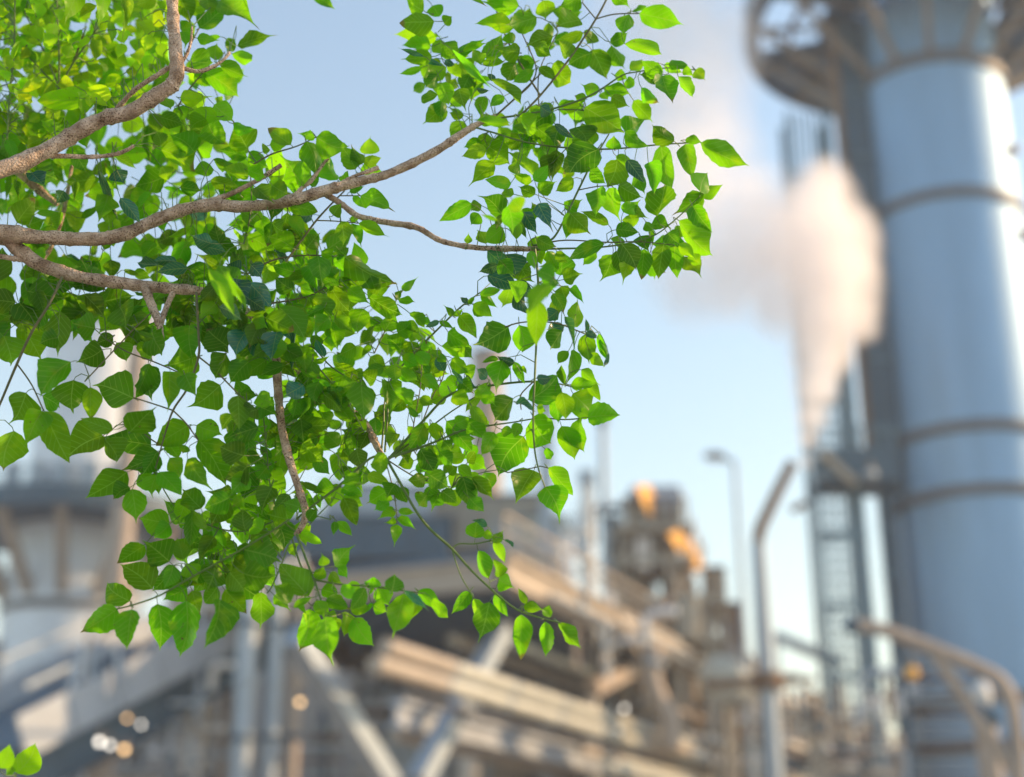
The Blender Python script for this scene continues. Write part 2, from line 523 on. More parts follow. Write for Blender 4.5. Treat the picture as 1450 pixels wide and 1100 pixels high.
while zz < lz1 - 3:
    MB().bar((lx0 + lw, LY + 0.05, zz), (lx0 + lw, LY + 1.35, zz + 2.6), 0.08, 0.08).build('brace', M_LADDER, lt)
    MB().bar((lx0, LY + 1.35, zz), (lx0 + lw, LY + 1.38, zz + 1.3), 0.07, 0.07).build('brace', M_LADDER, lt)
    MB().box((lx0 + lw / 2, LY - 0.12, zz + 0.4), lw + 0.3, 0.08, 0.3).build('cage_hoop', M_LADDER, lt)
    zz += 2.9
# landing
pz0 = at(1200, 690, LY).z; pz1 = at(1200, 640, LY - 1).z
pa, pb_ = at(1153, 690, LY).x, at(1262, 690, LY).x
MB().box(((pa + pb_) / 2, LY + 0.2, pz0 + 0.1), pb_ - pa, 2.6, 0.2).build('landing_deck', M_DARK, lt)
MB().box(((pa + pb_) / 2, LY - 1.06, (pz0 + pz1) / 2 + 0.2), pb_ - pa, 0.08, pz1 - pz0 - 0.1).build('kick_plate', M_DARK, lt)
MB().bar(at(1163, 640, LY - 1.3), at(1212, 686, LY - 1.3), 0.34, 0.3).build('landing_strut', M_MACH, lt)
for i in range(8):
    x = pa + (pb_ - pa) * i / 7
    MB().box((x, LY - 1.0, pz1 + 0.55), 0.06, 0.06, 1.1).build('railing_post', M_LADDER, lt)
MB().bar((pa, LY - 1.0, pz1 + 1.12), (pb_, LY - 1.0, pz1 + 1.12), 0.07, 0.07).build('handrail', M_LADDER, lt)
def orb(name, label, px, py, Y, rpx, mat, cat='lamp', group=None):
    p = at(px, py, Y)
    t = thing(name, label, cat, p, group)
    r = rpx * mpp(p)
    MB().sphere(p, r).build('globe', mat, t, smooth=True)
    MB().tube([p + Z * r * 0.8, p + Z * (r + 0.25)], [r * 0.5, r * 0.35], n=10).build('lamp_cap', M_LAMPHEAD, t)
    return t
orb('bulkhead_lamp', 'round grey lamp on the dark landing of the ladder tower', 1233, 672, LY - 1.6, 9, M_GALV)
# separate riser pipe right of the ladder
rx = at(1252, 760, LY + 0.6).x
ri = thing('riser_pipe', 'thin dark riser pipe between the ladder tower and the chimney base', 'pipe', (rx, LY + 0.6, 0))
MB().tube([(rx, LY + 0.6, 0), (rx, LY + 0.6, pz0 - 0.3)], 0.13, n=10).build('pipe_run', M_DARK, ri, smooth=True)
for i in range(9):
    MB().tube([(rx, LY + 0.6, 1 + i * 1.9), (rx, LY + 0.6, 1.25 + i * 1.9)], 0.2, n=10).build('flange', M_LADDER, ri)

# ------------------------------------------------------------------ street lamps and vent post
def pole_lamp(label, head_px, head_py, pole_px, pole_py, Y, w=7):
    top = at(pole_px, pole_py, Y); hd = at(head_px, head_py, Y)
    t = thing('street_lamp', label, 'street lamp', (top.x, Y, 0))
    r = w * 0.5 * mpp(top)
    MB().tube([(top.x, Y, 0), (top.x, Y, top.z * 0.6), (top.x, Y, top.z - 0.25)], [r * 1.5, r * 1.2, r], n=10).build('pole', M_GALV, t, smooth=True)
    MB().tube([(top.x, Y, top.z - 0.3), (top.x, Y, top.z), (hd.x * 0.5 + top.x * 0.5, Y, top.z + 0.1), hd], [r, r, r * 0.9, r * 0.8], n=8).build('arm', M_GALV, t, smooth=True)
    d = (hd - top); d.normalize()
    MB().sphere(hd, 0.34, 12, 1.25, 0.7, 0.42).build('lamp_head', M_LAMPHEAD, t, smooth=True)
    MB().box(hd - Z * 0.15, 0.5, 0.3, 0.05).build('lens', M_WHITE, t)
    return t
pole_lamp('tall grey street lamp with a dark head against the pale sky', 1012, 645, 1040, 654, 50)
p = at(1165, 700, 55.5)
lp2 = thing('floodlight', 'small dark floodlight on a short arm under the ladder tower landing', 'lamp', p)
MB().tube([at(1172, 690, 56), at(1160, 702, 55.5), at(1138, 714, 55.5)], [0.07, 0.07, 0.06], n=8).build('arm', M_DARK, lp2)
q = at(1131, 717, 55.5)
MB().bar(q - Vector((0.28, 0, 0.16)), q + Vector((0.28, 0, 0.12)), 0.4, 0.26).build('lamp_head', M_RUST, lp2)

VY = 44.0
v0 = at(1074, 765, VY)
vp = thing('vent_post', 'pale post with a dark slanting vent arm where the steam rises', 'vent pipe', (v0.x, VY, 0))
MB().tube([(v0.x, VY, 0), (v0.x, VY, v0.z * 0.55), (v0.x, VY, v0.z - 0.1)], [0.34, 0.30, 0.24], n=18).build('post', M_GALV, vp, smooth=True)
vt = at(1122, 655, VY)
MB().tube([(v0.x, VY, v0.z - 0.6), (v0.x - 0.02, VY, v0.z - 0.1), (v0.x + 0.06, VY, v0.z + 0.35), vt * 0.5 + Vector((v0.x + 0.1, VY, v0.z + 0.5)) * 0.5, vt], [0.2, 0.2, 0.2, 0.19, 0.18], n=14).build('vent_arm', M_RUST, vp, smooth=True)
cz = at(1085, 965, VY).z
MB().tube([(v0.x, VY, cz - 0.25), (v0.x, VY, cz + 0.25)], 0.5, n=16).build('collar', M_RUST, vp, smooth=True)
MB().bar((v0.x - 1.9, VY, cz - 0.1), (v0.x + 1.0, VY, cz + 0.1), 0.28, 0.28).build('cross_arm', M_RUST, vp)

# ------------------------------------------------------------------ pipe handrail bottom right
HY = 30.0
hp = at(1400, 955, HY)
hr = thing('guard_rail', 'bent pipe guard rail with a diagonal brace at the lower right', 'railing', (hp.x, HY, 0))
def px_tube(pts, Y, r, mat, name, parent, n=10):
    return MB().tube([at(x, y, Y) for x, y in smooth_pts(pts)], r, n=n).build(name, mat, parent, smooth=True)
def smooth_pts(pts, sub=4):
    out = []
    n = len(pts)
    for i in range(n - 1):
        p0, p1, p2, p3 = pts[max(i - 1, 0)], pts[i], pts[i + 1], pts[min(i + 2, n - 1)]
        for k in range(sub):
            t = k / sub
            out.append(tuple(0.5 * (2 * b + (c - a) * t + (2 * a - 5 * b + 4 * c - d) * t * t + (3 * b - a - 3 * c + d) * t ** 3)
                             for a, b, c, d in zip(p0, p1, p2, p3)))
    out.append(tuple(pts[-1]))
    return out
gz = 10 * mpp(hp)
px_tube([(1206, 886), (1235, 888), (1265, 897), (1330, 922), (1395, 950), (1420, 968), (1434, 1000), (1440, 1050), (1446, 1120), (1458, 1320)], HY, gz, M_STRUT, 'rail', hr)
px_tube([(1322, 922), (1350, 965), (1385, 1020), (1430, 1085), (1446, 1120)], HY, gz * 0.9, M_STRUT, 'brace', hr)
MB().sphere(at(1207, 886, HY), gz * 1.3, 12).build('end_cap', M_DARK, hr, smooth=True)
lv0 = at(1335, 1000, 42)
lv = thing('louvre_panel', 'blue grey louvred screen behind the bent guard rail', 'louvre', (lv0.x, 42, 0))
wv = 98 * mpp(lv0)
zb, ztp = at(1335, 1110, 42).z, at(1335, 930, 42).z
for i in range(12):
    z = zb + (ztp - zb) * i / 11
    MB().bar((lv0.x - wv / 2, 42, z), (lv0.x + wv / 2, 42, z + 0.0), 0.22, 0.07).build('slat', M_GALV if i % 3 else M_RUST, lv)
for s in (-1, 1):
    MB().box((lv0.x + s * (wv / 2 + 0.06), 42, ztp / 2), 0.1, 0.16, ztp).build('frame_post', M_DARK, lv)
orb('beacon', 'small orange beacon left of the bent guard rail', 1291, 953, 40, 10, M_ORANGE, 'beacon')
gp = at(1391, 985, 38)
gv = thing('relief_valve', 'pale bulb shaped valve on a tan stand inside the guard rail bend', 'valve', (gp.x, 38, 0))
MB().sphere(gp, 13 * mpp(gp), 16, 1, 1, 1.7).build('bonnet', M_WHITE, gv, smooth=True)
MB().tube([(gp.x, 38, 0), (gp.x, 38, gp.z - 0.5)], [0.34, 0.3], n=14).build('stand', M_STRUT, gv, smooth=True)
MB().tube([(gp.x - 0.1, 38, gp.z - 0.62), (gp.x + 0.1, 38, gp.z - 0.42)], 0.42, n=14).build('flange', M_DARK, gv)

# ------------------------------------------------------------------ steel pipe rack, its face running away to the right
A = R(24.0)
DIR = Vector((math.sin(A), math.cos(A), 0)); NRM = Vector((math.cos(A), -math.sin(A), 0))
F0 = at(760, 812, 40)
def fac(px, py, off=0.0):
    return on_plane(px, py, F0 + NRM * off, NRM)
def hline(px0, py0, px1, off=0.0):             # horizontal line on the face: from one pixel on to the column px1
    a = fac(px0, py0, off)
    n2 = Vector((ray(px1, 900).y, -ray(px1, 900).x, 0)) # vertical plane through the eye at px1
    t = (EYE - a).dot(n2) / DIR.dot(n2)
    return a, a + DIR * t
rack = thing('pipe_rack', 'long tan steel pipe rack with a roofed deck running away to the right', 'pipe rack', (F0.x, F0.y, 0))
a, b = hline(714, 806, 1500)
zdeck = a.z
MB().ibeam(a, b, 0.5, 0.95, 0.16).build('deck_beam', M_BEAM, rack)
LEFT = -NRM
w_deck = 11.0
# deck slab and its cross joists
for i in range(10):
    s0 = a + DIR * (i * (b - a).length / 10 + 0.03); s1 = a + DIR * ((i + 1) * (b - a).length / 10 - 0.03)
    m = MB()
    vs = []
    for z in (zdeck + 0.36, zdeck + 0.5):
        for q in (s0 + LEFT * 0.3, s1 + LEFT * 0.3, s1 + LEFT * w_deck, s0 + LEFT * w_deck):
            vs.append((q.x, q.y, z))
    m.add(vs, [(3, 2, 1, 0), (4, 5, 6, 7), (0, 1, 5, 4), (1, 2, 6, 5), (2, 3, 7, 6), (3, 0, 4, 7)])
    m.build('deck_plate', M_DECK, rack)
    if i % 2 == 0:
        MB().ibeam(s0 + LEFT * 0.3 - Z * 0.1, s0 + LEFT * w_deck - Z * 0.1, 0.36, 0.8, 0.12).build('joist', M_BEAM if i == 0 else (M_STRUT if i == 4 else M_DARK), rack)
MB().ibeam(a + LEFT * w_deck, b + LEFT * w_deck, 0.5, 0.95, 0.16).build('deck_beam', M_RUST, rack)
for sgn, (px, py) in ((1, (968, 925)), (1, (1290, 1080))):
    q = fac(px, py, -0.3)
    MB().box((q.x, q.y, (zdeck - 0.5) / 2), 0.75, 0.75, zdeck - 0.5, -A).build('column', M_BEAM, rack)
    q2 = q + LEFT * (w_deck - 0.6)
    MB().box((q2.x, q2.y, (zdeck - 0.5) / 2), 0.7, 0.7, zdeck - 0.5, -A).build('column', M_WALL, rack)
# V braces
for (x0, y0), (x1, y1), mt in (((712, 890), (590, 1110), M_GALV), ((418, 900), (552, 1112), M_GALV), ((985, 900), (838, 975), M_STRUT), ((905, 960), (960, 1010), M_STRUT)):
    p0, p1 = fac(x0, y0, -0.9), fac(x1, y1, -0.9)
    MB().bar(p0, p1, 0.5, 0.45, NRM).build('brace', mt, rack)
# second level beam
a2, b2 = hline(1030, 1012, 1500, 0.1)
MB().ibeam(a2, b2, 0.4, 0.6, 0.12).build('lower_beam', M_BEAM, rack)
a3, b3 = hline(560, 1010, 1500, -2.0)
MB().ibeam(a3, b3, 0.4, 0.7, 0.12).build('lower_beam', M_SIDE, rack)
# railing on the deck edge
ra, rb = a + Z * 1.55, b + Z * 1.55
MB().bar(ra, rb, 0.08, 0.08).build('handrail', M_BEAM, rack)
MB().bar(ra - Z * 0.5, rb - Z * 0.5, 0.06, 0.06).build('handrail', M_BEAM, rack)
for i in range(34):
    q = a + DIR * ((b - a).length * i / 33)
    MB().box((q.x, q.y, zdeck + 1.0), 0.07, 0.07, 1.1, -A).build('railing_post', M_BEAM, rack)
# pipes along the face
def pipe_run(label, px0, py0, px1, off, r, mat, seg=3.4):
    p0, p1 = hline(px0, py0, px1, off)
    t = thing('pipe', label, 'pipe', p0, 'pipes along the rack')
    L = (p1 - p0).length; n = max(1, int(L / seg))
    for i in range(n):
        s0 = p0 + (p1 - p0) * (i / n); s1 = p0 + (p1 - p0) * ((i + 1) / n)
        MB().tube([s0, s1 - (s1 - s0).normalized() * 0.05], r, n=14).build('pipe_section', mat if (i * 7) % 5 else M_BEAM, t, smooth=True)
        MB().tube([s1 - DIR * 0.14, s1 - DIR * 0.02], r * 1.12, n=14).build('joint_band', M_GALV, t)
    return t
pipe_run('upper pale lagged pipe sloping away under the deck beam', 545, 915, 1500, 0.5, 0.19, M_PIPE)
pipe_run('lower pale lagged pipe just beneath the other long pale pipe', 530, 940, 1500, 0.6, 0.20, M_PIPE)
pipe_run('thin pale pipe near the bottom edge right of centre', 820, 1062, 1500, 0.5, 0.15, M_PIPE)
pipe_run('blue grey pipe along the foot of the rack right of centre', 930, 1050, 1500, 0.9, 0.18, M_GALV)

# smaller service pipes, conduits, hangers and ladders fixed to the rack
qr = random.Random(21)
for px0, py0, px1, off, rad, mt in ((1010, 985, 1500, 0.7, 0.17, M_BEAM), (1040, 1020, 1500, 1.0, 0.13, M_WHITE), (1000, 1045, 1500, 1.2, 0.15, M_GALV), (960, 1005, 1500, 0.4, 0.10, M_STRUT),
                                  (700, 900, 1500, -1.6, 0.16, M_PIPE), (640, 905, 1500, -2.6, 0.20, M_MACH), (760, 985, 1500, -1.2, 0.12, M_WHITE), (860, 1085, 1500, 0.9, 0.2, M_PIPE), (580, 985, 1500, -0.6, 0.09, M_STRUT),
                                  (560, 1040, 1300, -3.0, 0.2, M_BEAM), (880, 875, 1500, 0.45, 0.09, M_WHITE), (780, 842, 1500, 0.42, 0.08, M_GALV), (1130, 985, 1500, 0.3, 0.2, M_BEAM)):
    p0, p1 = hline(px0, py0, px1, off)
    for q0, q1 in ((0.0, 0.34), (0.35, 0.66), (0.67, 1.0)):
        MB().tube([p0 + (p1 - p0) * q0, p0 + (p1 - p0) * q1], rad, n=10).build('service_pipe', mt, rack, smooth=True)
for i in range(46):
    px = qr.uniform(780, 1330); off = qr.uniform(-2.5, 0.9)
    py = 812 + (px - 760) * 0.5 + qr.uniform(-30, 110)
    p = fac(px, py, off)
    h = qr.uniform(0.6, 2.4); rd = qr.uniform(0.05, 0.16)
    mt = qr.choice([M_BEAM, M_WHITE, M_GALV, M_STRUT, M_RUST, M_PALE, M_MACH])
    k = qr.random()
    if k < 0.5: MB().tube([p, p + Z * h], rd, n=8).build('riser', mt, rack, smooth=True)
    elif k < 0.75: MB().bar(p, p + DIR * h * 1.4 + Z * h * qr.choice([-0.8, 0.8]), rd * 1.6, rd * 1.6).build('brace', mt, rack)
    else:
        MB().tube([p, p + Z * h * 0.5, p + Z * h * 0.62 + NRM * 0.4, p + Z * h * 0.62 + NRM * 1.1], rd, n=8).build('bent_pipe', mt, rack, smooth=True)
        MB().tube([p + Z * h * 0.2, p + Z * (h * 0.2 + 0.12)], rd * 1.7, n=10).build('flange', M_GALV, rack)
for i in range(18):
    q = a + DIR * ((b - a).length * (i + 0.5) / 18) + NRM * 0.1
    MB().box((q.x, q.y, zdeck - 0.9), 0.1, 0.1, 0.9, -A).build('pipe_hanger', M_STRUT, rack)
for i in range(24):
    q = a2 + DIR * ((b2 - a2).length * i / 23)
    MB().box((q.x, q.y, a2.z + 0.75), 0.07, 0.07, 1.0, -A).build('railing_post', M_BEAM, rack)
MB().bar(a2 + Z * 1.25, b2 + Z * 1.25, 0.08, 0.08).build('handrail', M_BEAM, rack)
MB().bar(a2 + Z * 0.8, b2 + Z * 0.8, 0.06, 0.06).build('handrail', M_BEAM, rack)

# back wall of the process building behind the rack
def wall_px(name, label, cat, px0, px1, py_top, Y, mat, depth=6, seam=3.0):
    p0, p1 = at(px0, py_top, Y), at(px1, py_top, Y)
    h = p0.z
    t = thing(name, label, cat, ((p0.x + p1.x) / 2, Y, 0))
    n = max(1, int((p1.x - p0.x) / seam)); m = max(1, int(h / 4.5))
    for i in range(n):
        for j in range(m):
            x0 = p0.x + (p1.x - p0.x) * i / n; x1 = p0.x + (p1.x - p0.x) * (i + 1) / n
            z0 = h * j / m; z1 = h * (j + 1) / m
            MB().box(((x0 + x1) / 2, Y + ((i * 5 + j * 3) % 4) * 0.05, (z0 + z1) / 2), x1 - x0 - 0.08, 0.3, z1 - z0 - 0.08).build('cladding_panel', mat, t)
    MB().box(((p0.x + p1.x) / 2, Y + 0.35 + depth / 2, h / 2 - 0.1), p1.x - p0.x, depth, h - 0.2).build('building_core', mat, t)
    return t
wall_px('process_building', 'broad grey brown plant building behind the braces and pipes', 'building', -260, 930, 905, 70, M_WALL, 14)
wall_px('process_building', 'low grey brown block behind the rack at the lower right', 'building', 935, 1340, 1058, 75, M_WALL, 10)
wall_px('turbine_hall', 'tall dull building block half hidden behind the leaves at centre', 'building', 395, 745, 775, 82, M_WALL, 12)

# dark hoods, ducts and boxes under the deck
def block(name, label, cat, px, py, Y, wpx, hpx, d, mat, rz=0.0, group=None, legs=True, legmat=None):
    c = at(px, py, Y); m = mpp(c)
    t = thing(name, label, cat, (c.x, c.y, 0), group)
    w, h = wpx * m, hpx * m
    MB().box(c, w, d, h, rz).build('casing', mat, t)
    cs, sn = math.cos(rz), math.sin(rz)
    for i in range(max(2, int(w / 0.9))):
        lx = -w / 2 + w * (i + 0.5) / max(2, int(w / 0.9))
        MB().box((c.x + lx * cs + (d / 2 + 0.05) * sn, c.y + lx * sn - (d / 2 + 0.05) * cs, c.z), 0.12, 0.09, h * 0.96, rz).build('rib', mat, t)
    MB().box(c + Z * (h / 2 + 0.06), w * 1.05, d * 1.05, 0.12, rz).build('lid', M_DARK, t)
    if legs:
        for sx in (-1, 1):
            for sy in (-1, 1):
                lx, ly = sx * w * 0.42, sy * d * 0.42
                MB().box((c.x + lx * cs - ly * sn, c.y + lx * sn + ly * cs, (c.z - h / 2) / 2), 0.28, 0.28, c.z - h / 2, rz).build('leg', legmat or M_WALL, t)
    return t

# ------------------------------------------------------------------ equipment tower right of centre
TY = 52.0
tw0 = at(940, 800, TY)
tw = thing('equipment_tower', 'cluttered machinery tower with orange sheets and a drum on top', 'tower', (tw0.x, TY, 0))
zdk = [at(940, y, TY).z for y in (905, 850, 795, 748)]
xs = [at(x, 800, TY).x for x in (882, 918, 955, 1000)]
for x in (xs[0], xs[2]):
    for y in (TY, TY + 3):
        MB().box((x, y, zdk[3] / 2), 0.3, 0.3, zdk[3]).build('column', M_MACH, tw)
for y in (TY, TY + 3):
    MB().box((xs[3], y, zdk[1] / 2), 0.3, 0.3, zdk[1]).build('column', M_MACH, tw)
for i, z in enumerate(zdk):
    x1 = xs[3] + 0.4 if i < 2 else xs[2] + 0.5
    MB().box(((xs[0] + x1) / 2, TY + 1.5, z), x1 - xs[0] + 0.5, 3.6, 0.26).build('floor_deck', M_MACH, tw)
    for k in range(7):
        x = xs[0] + (x1 - xs[0]) * k / 6
        MB().box((x, TY - 0.25, z + 0.6), 0.07, 0.07, 1.0).build('railing_post', M_RUST, tw)
    MB().bar((xs[0], TY - 0.25, z + 1.1), (x1, TY - 0.25, z + 1.1), 0.08, 0.08).build('handrail', M_RUST, tw)
dr = at(925, 718, TY + 1)
MB().tube([dr + Vector((-0.95, 0, 0)), dr + Vector((-0.8, 0, 0)), dr + Vector((1.0, 0, 0)), dr + Vector((1.15, 0, 0))], [0.55, 0.85, 0.85, 0.55], n=22).build('drum', M_GALV, tw, smooth=True)
MB().box(at(905, 735, TY + 0.5), 1.0, 1.2, 1.5).build('cabinet', M_MACH, tw)
MB().box(at(908, 775, TY + 0.8), 1.3, 1.4, 1.1).build('cabinet', M_MACH, tw)
MB().box(at(911, 785, TY - 0.1), 0.5, 0.3, 1.2).build('door', M_WHITE, tw)
MB().box(at(962, 836, TY + 0.8), 0.9, 1.2, 1.2).build('cabinet', M_BEAM, tw)
MB().box(at(900, 838, TY + 1.2), 0.8, 1.2, 1.3).build('cabinet', M_MACH, tw)
MB().tube([at(975, 905, TY), at(975, 845, TY)], 0.55, n=16).build('tank', M_MACH, tw, smooth=True)
MB().tube([at(935, 900, TY + .5), at(935, 860, TY + .5)], 0.5, n=16).build('tank', M_BEAM, tw, smooth=True)
def sheet(pts, Y, dy, mat, name, parent, label=None):
    f = [at(x, y, Y) for x, y in pts]
    vs = f + [p + Vector((0, dy, 0)) for p in f]
    n = len(f)
    fs = [tuple(range(n)), tuple(range(2 * n - 1, n - 1, -1))] + [(i, i + n, (i + 1) % n + n, (i + 1) % n) for i in range(n)]
    return MB().add(vs, fs) or None
def sheet_obj(pts, Y, dy, mat, name, parent, label=None):
    m = MB()
    f = [at(x, y, Y + (x - pts[0][0]) * 0.055) for x, y in pts]
    n = len(f)
    m.add(f + [p + Vector((0.05, dy, -0.05)) for p in f], [tuple(range(n)), tuple(range(2 * n - 1, n - 1, -1))] + [(i, i + n, (i + 1) % n + n, (i + 1) % n) for i in range(n)])
    return m.build(name, mat, parent, label=label)
sheet_obj([(900, 688), (919, 686), (938, 722), (918, 728)], TY - 1.3, 0.12, M_ORANGE, 'sheet', tw, 'smaller orange sheet at the tower top')
sheet_obj([(946, 756), (968, 747), (999, 802), (980, 809)], TY - 1.3, 0.12, M_ORANGE, 'sheet', tw, 'longer orange sheet on the tower side')
sheet_obj([(905, 728), (960, 762), (958, 768), (903, 734)], TY - 0.8, 0.2, M_DARK, 'stair_stringer', tw)
rr_ = random.Random(5)
for i in range(64):                            # small pipework on the tower floors
    x = rr_.uniform(884, 1000); y = rr_.uniform(760, 905)
    h = rr_.uniform(12, 40)
    p0 = at(x, y, TY - 0.4 + rr_.uniform(0, 2)); mm = mpp(p0)
    MB().tube([p0, p0 + Z * h * mm], rr_.uniform(1.2, 4) * mm, n=8).build('pipe_stub', rr_.choice([M_MACH, M_RUST, M_BEAM, M_GALV, M_WHITE]), tw, smooth=True)
block('switch_cabinet', 'grey green cabinet right of the orange sheeted tower', 'cabinet', 1013, 845, 54, 26, 70, 1.2, M_MACH)
block('switch_cabinet', 'narrow brown cabinet close to the foot of the tall street lamp', 'cabinet', 1040, 890, 55, 22, 60, 1.2, M_RUST)
for i, (px, py0, lab, mt, w) in enumerate(((831, 672, 'white standpipe left of the orange sheeted tower', M_WHITE, 9),
                                       (853, 590, 'faint tall blue pole just right of the white standpipe', M_GALV, 5),
                                       (772, 560, 'pale blue mast behind the hanging leaves at centre', M_GALV, 10),
                                       (868, 735, 'short grey standpipe against the orange sheeted tower', M_MACH, 8))):
    Y = 50 + i * 2
    tpn = at(px, py0, Y)
    t = thing('standpipe', lab, 'pole', (tpn.x, Y, 0), None)
    r = w * mpp(tpn)
    MB().tube([(tpn.x, Y, 0), (tpn.x, Y, tpn.z)], r, n=14).build('pipe_run', mt, t, smooth=True)
    MB().tube([(tpn.x, Y, tpn.z - 0.4), (tpn.x, Y, tpn.z + 0.12)], r * 1.35, n=14).build('cap', M_GALV if mt is M_WHITE else M_DARK, t, smooth=True)
    for kk in range(3):
        MB().tube([(tpn.x, Y, tpn.z * (0.55 + 0.12 * kk)), (tpn.x, Y, tpn.z * (0.55 + 0.12 * kk) + 0.2)], r * 1.25, n=14).build('flange', M_MACH, t)
# valves along the rack's right part
for i, (px, py, lab) in enumerate(((1142, 962, 'dark handwheel valve on the rack right of the vent post'), (1157, 985, 'brown valve body standing between the vent post and the ladder tower'), (1222, 1040, 'dark valve at the foot of the ladder tower'))):
    c = at(px, py, 46)
    t = thing('valve', lab, 'valve', c, 'valves on the rack')
    m_ = mpp(c)
    MB().ring((c.x, c.y), 9 * m_, 12 * m_, c.z - 0.05, c.z + 0.05, 18).build('handwheel', M_RUST, t)
    MB().tube([c - Z * 1.3, c], 3.5 * m_, n=10).build('stem', M_RUST, t)
    MB().sphere(c - Z * 1.0, 9 * m_, 12).build('valve_body', M_DARK, t, smooth=True)
    MB().tube([c + Vector((-1.0, 0, -1.0)), c + Vector((1.0, 0.4, -1.25))], 5 * m_, n=12).build('pipe_run', M_MACH, t, smooth=True)
    MB().box((c.x, c.y, (c.z - 1.3) / 2), 0.2, 0.2, c.z - 1.3).build('stand', M_MACH, t)
cbl = at(1105, 905, 58)
t = thing('cable_tray', 'faint grey cable tray between the vent post and the ladder tower', 'cable tray', cbl)
MB().bar(at(1098, 900, 58), at(1190, 940, 58.5), 0.4, 0.35).build('tray', M_GALV, t)
for x, y in ((1100, 901), (1180, 936)):
    q = at(x, y, 58.2); MB().box((q.x, q.y, q.z / 2 - 0.1), 0.12, 0.12, q.z - 0.4).build('post', M_GALV, t)

# round drum tank under the rack end
tk = at(1030, 966, 47)
t = thing('drum_tank', 'pale rounded drum tank under the rack left of the vent post', 'tank', (tk.x, tk.y, 0))
e = DIR * 0.9
MB().tube([tk - e * 1.25, tk - e, tk + e, tk + e * 1.25], [0.35, 0.72, 0.72, 0.35], n=22).build('shell', M_PIPE, t, smooth=True)
for s in (-0.7, 0.0, 0.7):
    MB().tube([tk + e * s - DIR * 0.05, tk + e * s + DIR * 0.05], 0.77, n=22).build('band', M_GALV, t)
for s in (-0.6, 0.6):
    q = tk + e * s; MB().box((q.x, q.y, (q.z - 0.6) / 2), 0.16, 0.16, q.z - 0.6, -A).build('saddle', M_MACH, t)
t = thing('elbow_pipe', 'bent tan pipe hanging below the sunlit deck beam end', 'pipe', at(920, 950, 44))
MB().tube([at(x, y, 44) for x, y in smooth_pts([(925, 915), (922, 950), (930, 985), (948, 1018), (950, 1060)])], 0.3, n=14).build('pipe_run', M_STRUT, t, smooth=True)
MB().tube([at(924, 935, 44), at(923, 942, 44)], 0.42, n=14).build('flange', M_GALV, t)

# ------------------------------------------------------------------ upright tubes and column at lower left centre
for i, (px, w, mt, lab) in enumerate(((345, 20, M_GALV, 'pale blue upright duct, widest and leftmost of the bundle at lower left'), (385, 15, M_GALV, 'middle blue grey upright of the bundle below the lowest leaves'), (416, 15, M_STRUT, 'tan upright beside the blue grey pair below the lowest leaves'))):
    Y = 38 + i * 0.6
    c = at(px, 1000, Y); zt_ = at(px, 800, Y).z
    t = thing('upright_duct', lab, 'duct', (c.x, Y, 0), None)
    r = w * mpp(c)
    MB().tube([(c.x, Y, 0), (c.x, Y, zt_)], r * 0.75, n=16).build('pipe_run', mt, t, smooth=True)
    for kk in range(5):
        z = c.z - 2.4 + kk * 1.5
        MB().tube([(c.x, Y, z), (c.x, Y, z + 0.14)], r * 0.95, n=16).build('flange', M_DARK if kk % 2 else mt, t)
c = at(664, 1050, 46)
t = thing('standpipe', 'short white upright at the bottom edge right of the V brace', 'pole', (c.x, 46, 0), None)
MB().tube([(c.x, 46, 0), (c.x, 46, at(664, 998, 46).z)], 15 * mpp(c), n=16).build('pipe_run', M_WHITE, t, smooth=True)
MB().tube([(c.x, 46, c.z), (c.x, 46, c.z + 0.2)], 19 * mpp(c), n=16).build('flange', M_GALV, t)
block('hopper', 'pale box hopper at the bottom edge between the V braces', 'hopper', 590, 1080, 50, 90, 70, 2.5, M_GALV)
block('cooler_box', 'tan cooler box deep under the rack right of the white upright', 'cooler', 705, 1075, 56, 80, 90, 3, M_BEAM)
block('hopper', 'small pale hopper standing left of the blue uprights', 'hopper', 282, 1035, 46, 34, 110, 1.5, M_WHITE)
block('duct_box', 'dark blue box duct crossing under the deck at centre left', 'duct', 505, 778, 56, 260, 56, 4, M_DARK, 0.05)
block('fan_housing', 'dusty pale fan housing partly hidden by leaves at centre', 'fan housing', 535, 735, 60, 150, 60, 4, M_GALV, 0.1, legmat=M_DARK)
block('fan_housing', 'grey tan housing just above the sunlit deck beam', 'fan housing', 690, 755, 62, 170, 70, 4, M_MACH, -0.15)
block('control_cabin', 'light cabin behind the tan railing left of the white standpipe', 'cabin', 765, 790, 60, 80, 90, 3, M_PIPE, -0.2)

# slim stack behind the leaves, and a tan shaft painting a sunlit edge
def slim_stack(label, px, py_top, Y, wpx, mat):
    tp_ = at(px, py_top, Y)
    t = thing('slim_stack', label, 'chimney', (tp_.x, Y, 0), None)
    r = wpx * 0.5 * mpp(tp_)
    n = 6
    for i in range(n):
        MB().tube([(tp_.x, Y, tp_.z * i / n + 0.03), (tp_.x, Y, tp_.z * (i + 1) / n - 0.03)], r, n=28).build('shell', mat, t, smooth=True)
        MB().tube([(tp_.x, Y, tp_.z * (i + 1) / n - 0.2), (tp_.x, Y, tp_.z * (i + 1) / n)], r * 1.1, n=28).build('stiffener_ring', M_RING, t)
    return t
slim_stack('slim tan stack showing in gaps between the leaves near centre', 690, 500, 78, 44, M_STRUT)
slim_stack('slim tan shaft added as the sunlit edge of the far left vessel', 202, 440, 64, 32, M_STRUT)  # tan shaft stands in for the left chimney's sunlit right edge

